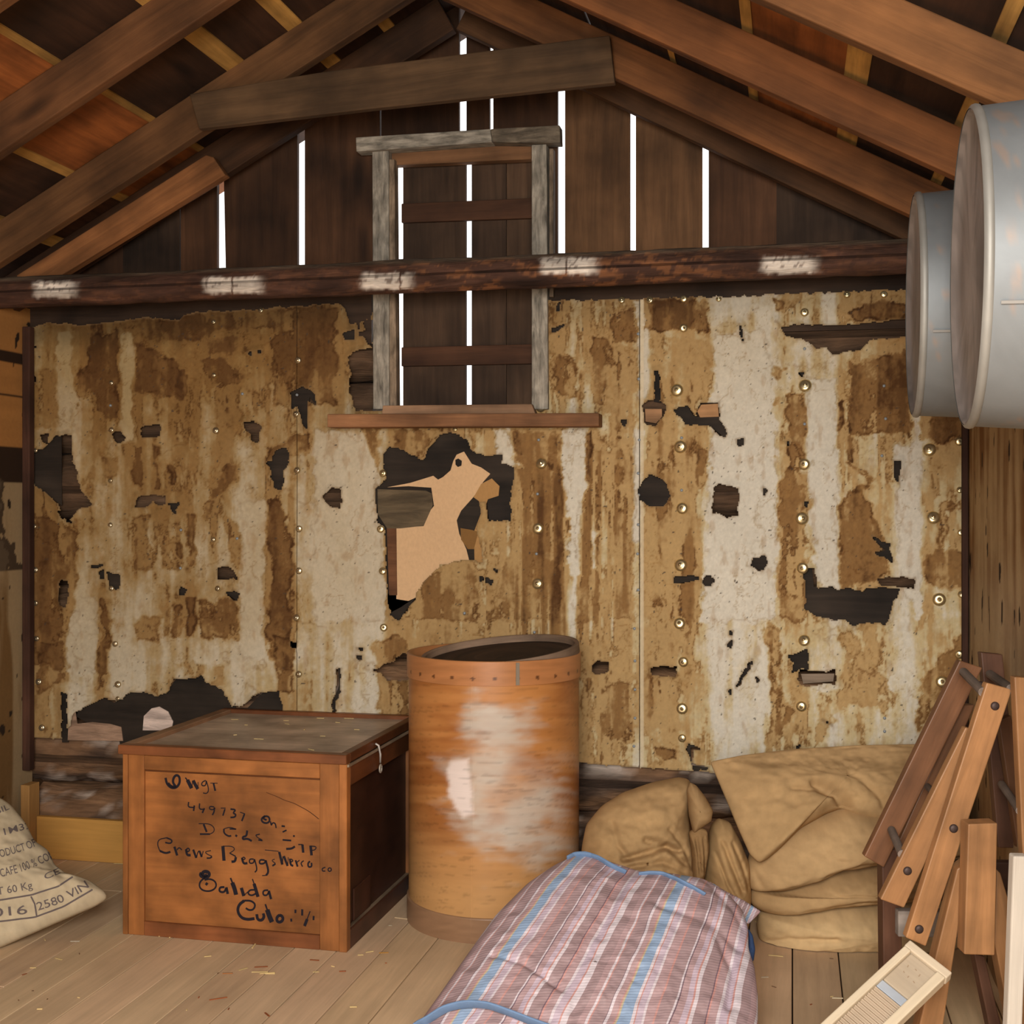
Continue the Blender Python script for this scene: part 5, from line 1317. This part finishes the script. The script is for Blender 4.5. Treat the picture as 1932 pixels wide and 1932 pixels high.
lt = print_on(sk, [
    ('BRASIL', [(-40, 1548), (-14, 1540), (18, 1527)], 15, 1), ('11 AV 1M32', [(-62, 1593), (0, 1578), (60, 1562)], 18, 1),
    ('PRODUCT OF CO', [(-14, 1622), (20, 1613), (50, 1604), (92, 1586)], 21, 1), ('CAFE 100 % COM', [(2, 1655), (40, 1645), (70, 1634), (104, 1618)], 22, 1),
    ('NET 60 Kg', [(-30, 1690), (0, 1688), (30, 1683), (62, 1676)], 20, 1), ('CE', [(86, 1660), (114, 1648)], 16, 1),
    ('1 2016', [(-64, 1733), (-20, 1731), (52, 1724)], 24, 1), ('2580 VIN', [(72, 1718), (110, 1706), (150, 1686), (168, 1674)], 22, 1),
    (None, [(-110, 1704), (0, 1700), (60, 1690), (110, 1674), (138, 1656)], 3.2, 0), (None, [(-110, 1742), (0, 1740), (66, 1732), (120, 1712), (175, 1680)], 3.2, 0), (None, [(57, 1692), (64, 1706), (68, 1730)], 3.0, 0),
], 'printed_lettering', M_STENCIL)
lt['label'] = 'dark stencil print on the sack'

# ------------------------------------------------------------------ striped woven bag in the foreground
def stripe_g(uv):
    tau = (1920 - uv[:, 1]) / 270
    x0 = (uv[:, 0] - (195 + .26 * 860) * tau) / (1 - .26 * tau)
    wv = 10 * (fbm(uv[:, 0] / 60, uv[:, 1] / 60, 140, 2) - .5)
    return np.stack([(x0 + wv) / 300.0 + 3.36, uv[:, 1] * 3.6 / FPX, np.zeros(len(uv))], 1)


bagP = on_depth(1130, 1800, 3.36); bagN = -Fv * .62 + Uv * .78
bag = empty('striped_bag', on_floor(1130, 1990))
tag(bag, 'full striped bag in mauve, white and blue with blue webbing handles in the foreground', 'bag')
bb = inflate('bag_body', [(770, 1975), (790, 1932), (830, 1876), (880, 1804), (935, 1728), (995, 1668), (1045, 1634), (1085, 1614), (1120, 1617), (1165, 1632), (1205, 1645), (1270, 1650), (1330, 1660), (1372, 1686), (1400, 1716), (1412, 1752), (1412, 1790), (1424, 1826), (1430, 1880), (1430, 1940), (1432, 2010), (1400, 2080), (1200, 2120), (950, 2120), (800, 2060)],
             bagP, bagN, .085, .20, (190, 160, 165), M_STRIPE, bag, seed=130, gcof=stripe_g, nr=80, ns=320, smooth=2, power=2.8, expo=.6, center=(1120, 1850), wr=.006,
             creases=[(.012, 6, [(930, 1826), (990, 1850), (1060, 1900)]), (.010, 8, [(1240, 1740), (1330, 1760), (1390, 1800)]), (.012, 7, [(1350, 1790), (1380, 1850), (1370, 1920)]), (.008, 10, [(1180, 1660), (1160, 1720), (1130, 1800)]), (.010, 5, [(1330, 1670), (1365, 1705), (1400, 1760)])])
o = inflate('corner_flap', [(1318, 1660), (1340, 1664), (1372, 1684), (1405, 1700), (1436, 1720), (1412, 1744), (1400, 1738), (1376, 1710), (1340, 1684)], on_depth(1370, 1700, 3.62), -Fv * .8 + Uv * .5, .018, .02, (190, 160, 165), M_STRIPE, bag, seed=131,
            gcof=lambda uv: np.stack([uv[:, 0] / 90 + uv[:, 1] / 200, uv[:, 1] * .0015 + uv[:, 0] * .001, uv[:, 0] * 0], 1), ns=120, nr=24, wr=.004, smooth=1)
o['label'] = 'pointed stitched corner of the bag'


def on_bag(pts, name, w, lab, lift=.01, D0=None, wd=(0, -.6, .8)):
    off = np.array(world_loc(bb))
    bvh = BVHTree.FromPolygons([tuple(np.array(v.co) + off) for v in bb.data.vertices], [tuple(p.vertices) for p in bb.data.polygons])
    Q = resample_open(pts, 40); P = []
    last = None
    for i, (a, b) in enumerate(Q):
        hit, nor, ix, dist = bvh.ray_cast(Vector(Cv), Vector(ray(a, b)).normalized())
        arch = lift * math.sin(math.pi * i / (len(Q) - 1)) + .004
        if hit is None: P.append(None)
        else: P.append(np.array(hit) - ray(a, b) / np.linalg.norm(ray(a, b)) * arch)
    ds = [((p - Cv) @ Fv) if p is not None else np.nan for p in P]
    ds = np.array(ds); k = np.arange(len(ds)); g = ~np.isnan(ds)
    ds = np.interp(k, k[g], ds[g]) if g.any() else np.full(len(ds), 3.4)
    P = [on_depth(a, b, d) for (a, b), d in zip(Q, ds)]
    mb = MB(); mb.ribbon(P, w, .006, lin((108, 134, 168)), wd)
    o = mb.build(name, M_STRAP, bag, bevel=.002, smooth=True); o['label'] = lab


def resample_open(P, n):
    P = np.asarray(P, float); L = np.r_[0, np.cumsum(np.linalg.norm(np.diff(P, axis=0), axis=1))]
    t = np.linspace(0, L[-1], n)
    R = np.stack([np.interp(t, L, P[:, k]) for k in range(2)], 1)
    for _ in range(3): R[1:-1] = R[1:-1] * .5 + (R[:-2] + R[2:]) * .25
    return R


on_bag([(1070, 1621), (1085, 1613), (1105, 1612), (1130, 1620), (1155, 1635), (1180, 1647)], 'handle', .022, 'blue webbing handle at the back left of the bag')
on_bag([(1205, 1650), (1225, 1647), (1250, 1648), (1280, 1660), (1310, 1676), (1330, 1688)], 'handle', .016, 'blue webbing handle at the back right of the bag')
on_bag([(770, 1945), (805, 1925), (840, 1902), (880, 1893), (920, 1896), (960, 1910), (1000, 1926), (1040, 1940)], 'handle', .028, 'blue webbing handle at the front of the bag', .03)
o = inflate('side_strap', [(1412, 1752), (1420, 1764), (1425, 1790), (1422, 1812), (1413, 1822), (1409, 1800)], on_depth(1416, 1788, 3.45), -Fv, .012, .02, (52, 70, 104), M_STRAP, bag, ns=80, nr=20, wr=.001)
o['label'] = 'dark blue strap on the shaded right side'

# ------------------------------------------------------------------ galvanised washtubs hung on the right wall
def tub_col(Ctr):
    def f(v):
        n = fbm(v[:, 1] * 9 + v[:, 0] * 3, v[:, 2] * 3, 151, 4); st = fbm(v[:, 1] * 40, v[:, 2] * 4, 155, 4)
        face = sst(Ctr[0] - .012, Ctr[0] - .02, v[:, 0])
        c = lin((116, 120, 122))[None] * (.82 + .3 * n)[:, None]
        d = lin((158, 146, 136))[None] * (.7 + .6 * st)[:, None]
        c = c * (1 - face[:, None]) + d * face[:, None]
        r = sst(.66, .78, fbm(v[:, 1] * 40 + v[:, 0] * 60, v[:, 2] * 40, 158, 3))[:, None] * .3
        return c * (1 - r) + lin((160, 120, 84))[None] * r
    return f


TURN = .022


def washtub(ctr, R0, depth, label, fade):
    root = empty('washtub', (XR - .012, ctr[1], ctr[2] - R0 * 1.1))
    tag(root, label, 'washtub', 'galvanised washtubs on the right wall')
    ax = np.array([-1, TURN, 0]) / math.sqrt(1 + TURN ** 2)
    O = np.array([XR - .013, ctr[1], ctr[2]])
    R1 = R0 * 1.06
    body = [(R1 - .004, .0), (R1, .004)] + [(R1 + (R0 - R1) * t, .004 + (depth - .018) * t) for t in np.linspace(.04, 1, 34)]
    body += [(R0, depth - .004), (R0 - .002, depth - .001)]
    mb = MB(); mb.lathe(body, None, O, ax, seg=96, colf=tub_col(O + np.array([-depth, 0, 0])))
    b = mb.build('body', M_GALV, root, smooth=True)
    mb = MB(); mb.lathe([(R0 - .003, depth - .001), (R0 - .008, depth - .001), (R0 - .011, depth - .009), (R0 * .6, depth - .011), (R0 * .3, depth - .0105), (.0004, depth - .010)], None, O, ax, seg=96,
                        colf=lambda v: lin((150, 140, 134))[None] * (.25 + 1.15 * fbm(v[:, 1] * 34 + .8 * fbm(v[:, 1] * 9, v[:, 2] * 9, 172, 3), v[:, 2] * 4.5, 171, 5, .65))[:, None])  # streaks of reflection painted into the metal colour
    o = mb.build('bottom', M_GALV, root, smooth=True); o['label'] = 'dull bottom facing the room with painted reflection streaks'
    mb = MB(); mb.lathe([(R0 - .001, depth - .016), (R0 + .0035, depth - .013), (R0 + .0045, depth - .008), (R0 + .003, depth - .003), (R0 - .003, depth + .0005)], None, O, ax, seg=96, colf=lambda v: lin((138, 136, 130))[None] * (.8 + .35 * fbm(v[:, 1] * 30, v[:, 2] * 12, 174, 3))[:, None])
    mb.build('seam_ring', M_GALV, root, smooth=True)
    t = np.linspace(0, 2 * math.pi, 60)
    mb = MB(); mb.tube([O + np.array([-.006, (R1 + .002) * math.cos(a), (R1 + .002) * math.sin(a)]) for a in t], .006, lin((190, 190, 188)), cap=False)
    mb.build('rim', M_GALV, root, smooth=True)
    # side seam running from bottom to rim
    a = math.radians(201)
    p0 = O + np.array([-depth + .02, (R0 + .001) * math.cos(a), (R0 + .001) * math.sin(a)]); p1 = O + np.array([-.01, (R1 + .001) * math.cos(a), (R1 + .001) * math.sin(a)])
    mb = MB(); mb.beam(p0, p1, .005, .0015, lin((128, 126, 122)), up=(0, math.cos(a), math.sin(a))); mb.build('side_seam', M_GALV, root)
    return root


TX = .30
n1 = on_x(1822, 508, TX); f1 = on_x(1748, 576, TX)
washtub(n1, .278, XR - .013 - TX, 'nearer and larger galvanised washtub hanging at the right edge', 0)
washtub(f1, .252, XR - .013 - TX + .03, 'farther galvanised washtub half hidden behind the larger one', 0)

# ------------------------------------------------------------------ bolted folding frame at the right edge
FR_ = empty('folding_frame', on_floor(1800, 2050))
tag(FR_, 'old brown wooden folding bench of bolted slats and dowels at the right edge', 'folding bench')
S1, S2, S3 = lin((156, 112, 72)), lin((122, 82, 54)), lin((88, 58, 42))


def qslab(name, quad, D, th, col, along=None, mat=M_SLAT, parent=FR_, bevel=.003, lab=None):
    """board given by its front face corners (photo) at camera depth D (number or one per corner)"""
    Ds = D if hasattr(D, '__len__') else [D] * len(quad)
    P = [on_depth(a, b, d) for (a, b), d in zip(quad, Ds)]
    e = P[1] - P[0]; f = P[-1] - P[0]; n = np.cross(e, f); n /= np.linalg.norm(n)
    if n @ Fv < 0: n = -n
    al = along if along is not None else (np.array(P[2]) + P[1] - P[0] - P[3] if len(P) == 4 else f)
    al = np.array(P[-1]) - np.array(P[0]) if along is None else along
    mb = MB(); mb.slab(P, n * th, col, al)
    o = mb.build(name, mat, parent, bevel=bevel)
    if lab: o['label'] = lab
    return o


sl1 = qslab('slat', [(1862, 1288), (1910, 1301), (1747, 1786), (1709, 1769)], 3.05, .028, S1)
sl2 = qslab('slat', [(1822, 1372), (1862, 1384), (1706, 1713), (1661, 1697)], 3.09, .028, S1 * .86)
sl3 = qslab('slat', [(1811, 1246), (1854, 1260), (1668, 1637), (1631, 1616)], 3.36, .03, S2 * .92)
sl3b = qslab('slat', [(1812, 1330), (1840, 1330), (1700, 1650), (1672, 1640)], 3.40, .03, S2 * .8)
sl4 = qslab('slat', [(1851, 1231), (1892, 1235), (1930, 1600), (1884, 1600)], 3.44, .03, S3)
sl5 = qslab('slat', [(1914, 1277), (1955, 1280), (1975, 1700), (1934, 1700)], 3.0, .03, S1 * .9)
qslab('slat', [(1884, 1360), (1908, 1350), (1950, 1560), (1920, 1600)], 3.38, .028, S2 * .7)
qslab('post', [(1664, 1600), (1700, 1605), (1704, 1950), (1668, 1948)], 3.38, .05, S3 * 1.1)
qslab('foot_block', [(1827, 1555), (1882, 1553), (1877, 1803), (1819, 1801)], 2.98, .05, S1 * .95)
qslab('leg', [(1806, 1640), (1828, 1625), (1780, 1932), (1746, 2075), (1702, 2075), (1762, 1818)], 3.03, .045, S1 * .92, along=on_depth(1720, 2060, 3.03) - on_depth(1818, 1630, 3.03))
qslab('leg', [(1880, 1640), (1888, 1648), (1934, 1800), (1990, 2075), (1948, 2075), (1900, 1900), (1877, 1780)], 3.03, .045, S1 * .8, along=on_depth(1960, 2060, 3.03) - on_depth(1884, 1640, 3.03))
qslab('leg', [(1838, 1800), (1858, 1805), (1905, 2000), (1880, 2000)], 3.22, .04, S3)
qslab('cross_board', [(1695, 1719), (1950, 1722), (1950, 1772), (1695, 1768)], 3.20, .03, lin((150, 138, 128)), along=Rv, mat=M_TIMBER, lab='grey weathered cross board')
qslab('cross_board', [(1760, 1625), (1950, 1628), (1950, 1700), (1745, 1700)], 3.30, .03, S3 * .6, along=Rv, lab='dark rear board')
for (a, b, da, db, r, par) in (((1818, 1268), (1855, 1306), 3.30, 3.06, .0115, sl3), ((1868, 1272), (1908, 1300), 3.40, 3.05, .0115, sl4), ((1750, 1484), (1768, 1502), 3.34, 3.10, .009, sl3b), ((1682, 1566), (1702, 1612), 3.34, 3.10, .0105, sl3),
                               ((1890, 1480), (1925, 1530), 3.36, 3.02, .0105, sl4)):
    mb = MB(); mb.tube([on_depth(*a, da), on_depth(*b, db)], r, lin((122, 108, 98)), seg=14)
    o = mb.build('dowel', M_TIMBER, FR_, smooth=False)
for (u, v, D, par) in ((1877, 1332, 3.05, sl1), (1799, 1563, 3.05, sl1), (1734, 1753, 3.05, sl1), (1712, 1643, 3.09, sl2), (1850, 1293, 3.35, sl3)):
    mb = MB(); mb.lathe([(.0105, -.004), (.0105, .002), (.008, .005), (.003, .0058), (.0002, .006)], lin((84, 70, 66)), on_depth(u, v, D), -Fv, seg=18)
    mb.build('bolt_head', M_IRON, par, smooth=True)

# pale stick
mb = MB()
A, Bq = on_depth(1922, 1612, 2.84), on_depth(1903, 2115, 2.86)
mb.beam(A, Bq, .034, .03, lin((200, 190, 176)), up=tuple(-Fv))
tag(mb.build('pale_pole', M_PLANK, bevel=.004), 'pale whitewood pole standing upright in front of the folding bench at the right edge', 'pole')

# ------------------------------------------------------------------ washboard leaning in front of the frame
WB = empty('washboard', on_floor(1660, 2120))
tag(WB, 'pale wooden washboard with ribbed metal face leaning at the bottom right', 'washboard')
T0, T1 = on_depth(1706, 1790, 2.93), on_depth(1780, 1848, 2.86)
Dn = on_depth(1604, 1945, 2.78) - T0; Dn /= np.linalg.norm(Dn)
ea = T1 - T0; WW = np.linalg.norm(ea); ea /= WW
Dn = Dn - ea * (Dn @ ea); Dn /= np.linalg.norm(Dn)
en = np.cross(ea, Dn); en = en if en @ Fv < 0 else -en
PW = lambda a, l, h: T0 + ea * a + Dn * l + en * h
LEN = .44
pale = lin((204, 188, 162))


def wb(name, a0, a1, l0, l1, h0, h1, col, along, mat=M_PLANK, bevel=.003, lab=None):
    mb = MB(); mb.hexa([PW(a0, l0, h0), PW(a1, l0, h0), PW(a1, l1, h0), PW(a0, l1, h0)], [PW(a0, l0, h1), PW(a1, l0, h1), PW(a1, l1, h1), PW(a0, l1, h1)], col, along)
    o = mb.build(name, mat, WB, bevel=bevel)
    if lab: o['label'] = lab
    return o


wb('rail', 0, .018, 0, LEN, -.012, .014, pale, Dn); wb('rail', WW - .018, WW + .004, .0, LEN, -.018, .014, pale, Dn)
wb('top_bar', -.002, WW + .006, -.022, -.0005, -.016, .012, lin((196, 180, 156)), ea)
hb = wb('head_board', .0185, WW - .0185, .0, .10, -.006, .004, lin((176, 160, 138)), ea, lab='flat head board with a faint worn stamp')
wb('back_board', .0185, WW - .0185, .101, LEN - .02, -.010, -.006, lin((190, 160, 120)), Dn)
mb = MB()
nl = 90; ls = np.linspace(.125, LEN - .03, nl * 4); aa = np.linspace(.0185, WW - .0185, 3)
Vr = np.array([[PW(a, l, .002 + .003 * math.sin((l - .125) * 2 * math.pi / .0115)) for a in aa] for l in ls])
mb.add(Vr.reshape(-1, 3), grid_faces(len(ls), 3), lin((176, 158, 136)))
o = mb.build('ribbed_plate', M_GALV, WB, smooth=True); o['label'] = 'ribbed washing face'
wb('band', .0185, WW - .0185, .102, .124, -.006, .003, lin((176, 184, 194)), ea, M_GALV, .001, 'bluish metal band above the ribs')
mb = MB()
for (a, l, seq) in ((.034, .030, [(0, 0), (.002, .006)]), (.050, .027, [(0, 0), (.005, .001)]), (.066, .030, [(0, 0), (.001, .007)]), (.036, .050, [(0, 0), (.004, .003)]), (.052, .052, [(0, 0), (0, .005)]), (.066, .055, [(0, 0), (.005, .002)])):
    if a + .01 < WW - .02:
        P = [PW(a + p, l + q, .0044) for p, q in seq]
        mb.ribbon(P, .0022, .0005, lin((150, 128, 104)), np.array([np.cross(en, d) for d in np.gradient(np.array(P), axis=0)]))
o = mb.build('stamp', M_TIMBER, hb); o['label'] = 'faint worn stamp'

# ------------------------------------------------------------------ straw and splinters
def litter(name, spots, zf, label, cat):
    mb = MB()
    for (p, L, w, ang, col) in spots:
        d = np.array([math.cos(ang), math.sin(ang), RNG.uniform(-.02, .05)]); d /= np.linalg.norm(d)
        A = np.asarray(p) + Uv * (.0012 + w * .2); B = A + d * L
        B[2] = max(B[2], A[2]); mb.beam(A, B, w, .0018, lin(col) * RNG.uniform(.8, 1.1))
    o = mb.build(name, M_PLANK); tag(o, label, cat, kind='stuff'); return o


sp = []
S_, R_ = (226, 200, 140), (150, 84, 48)
for (u, v, L, a, c) in ((475, 1835, .05, -.1, S_), (490, 1838, .045, .1, S_), (500, 1838, .03, 0, S_), (450, 1832, .03, .7, S_), (480, 1826, .04, .1, R_), (105, 1809, .028, -.5, S_), (57, 1827, .018, 0, S_), (133, 1777, .03, 0, (190, 180, 160)), (385, 1806, .022, .3, S_),
                        (745, 1732, .06, -.35, (222, 196, 156)), (690, 1798, .025, .4, S_), (715, 1799, .03, .1, (206, 150, 70)), (675, 1803, .018, 0, S_), (585, 1812, .03, -.3, R_), (395, 1888, .05, .4, R_), (420, 1838, .03, 0, (180, 120, 70)), (215, 1630, .06, -.1, S_), (733, 1747, .012, 0, (190, 176, 150)),
                        (1450, 1803, .045, -.3, S_), (1570, 1884, .03, -.15, (240, 226, 190)), (1436, 1845, .022, 0, (200, 186, 160)), (1556, 1928, .04, -.2, (96, 66, 58)), (300, 1768, .03, 1.2, S_), (320, 1770, .02, 1.5, S_), (476, 1790, .05, 1.5, S_), (500, 1912, .03, -1, R_), (640, 1834, .02, 0, R_), (590, 1835, .02, 0, S_), (660, 1901, .02, 0, S_), (70, 1905, .015, 0, S_)):
    sp.append((on_floor(u, v), L, .0045, a + YAW, c))
for _ in range(70):
    sp.append((np.array([RNG.uniform(-2.6, .3), RNG.uniform(2.6, 4.4), 0]), RNG.uniform(.004, .018), .0025, RNG.uniform(0, 6.3), [S_, R_, (120, 90, 66)][RNG.randint(3)]))
cpl = [(p[0] - FL) @ e1 for p in sp]; cpd = [(p[0] - FL) @ e2 for p in sp]
sp = [p for p, a, d in zip(sp, cpl, cpd) if not (-.01 < a < CW + .01 and -.001 < d < CD) and np.linalg.norm((p[0] - DC)[:2]) > DR + .03]
litter('straw_litter', sp, 0, 'scattered pale straw and brown splinters on the plank floor', 'straw')
st_ = []
for (a, d, L, g) in ((.1, .6, .03, .1), (.2, .5, .012, 0), (.35, .55, .02, 2.9), (.4, .7, .03, .05), (.52, .62, .02, 3), (.55, .35, .02, .2), (.35, .25, .035, .2), (.5, .72, .04, .1), (.62, .5, .02, .1), (.6, .12, .03, -.4), (.3, .62, .02, .3), (.25, .3, .012, 1), (.45, .45, .015, 2)):
    st_.append((FL + e1 * a + e2 * d + Uv * (CH + .0163), L, .004, g - .22, (214, 190, 136)))
litter('straw_litter', st_, 0, 'few straw wisps lying on the dusty crate lid', 'straw')
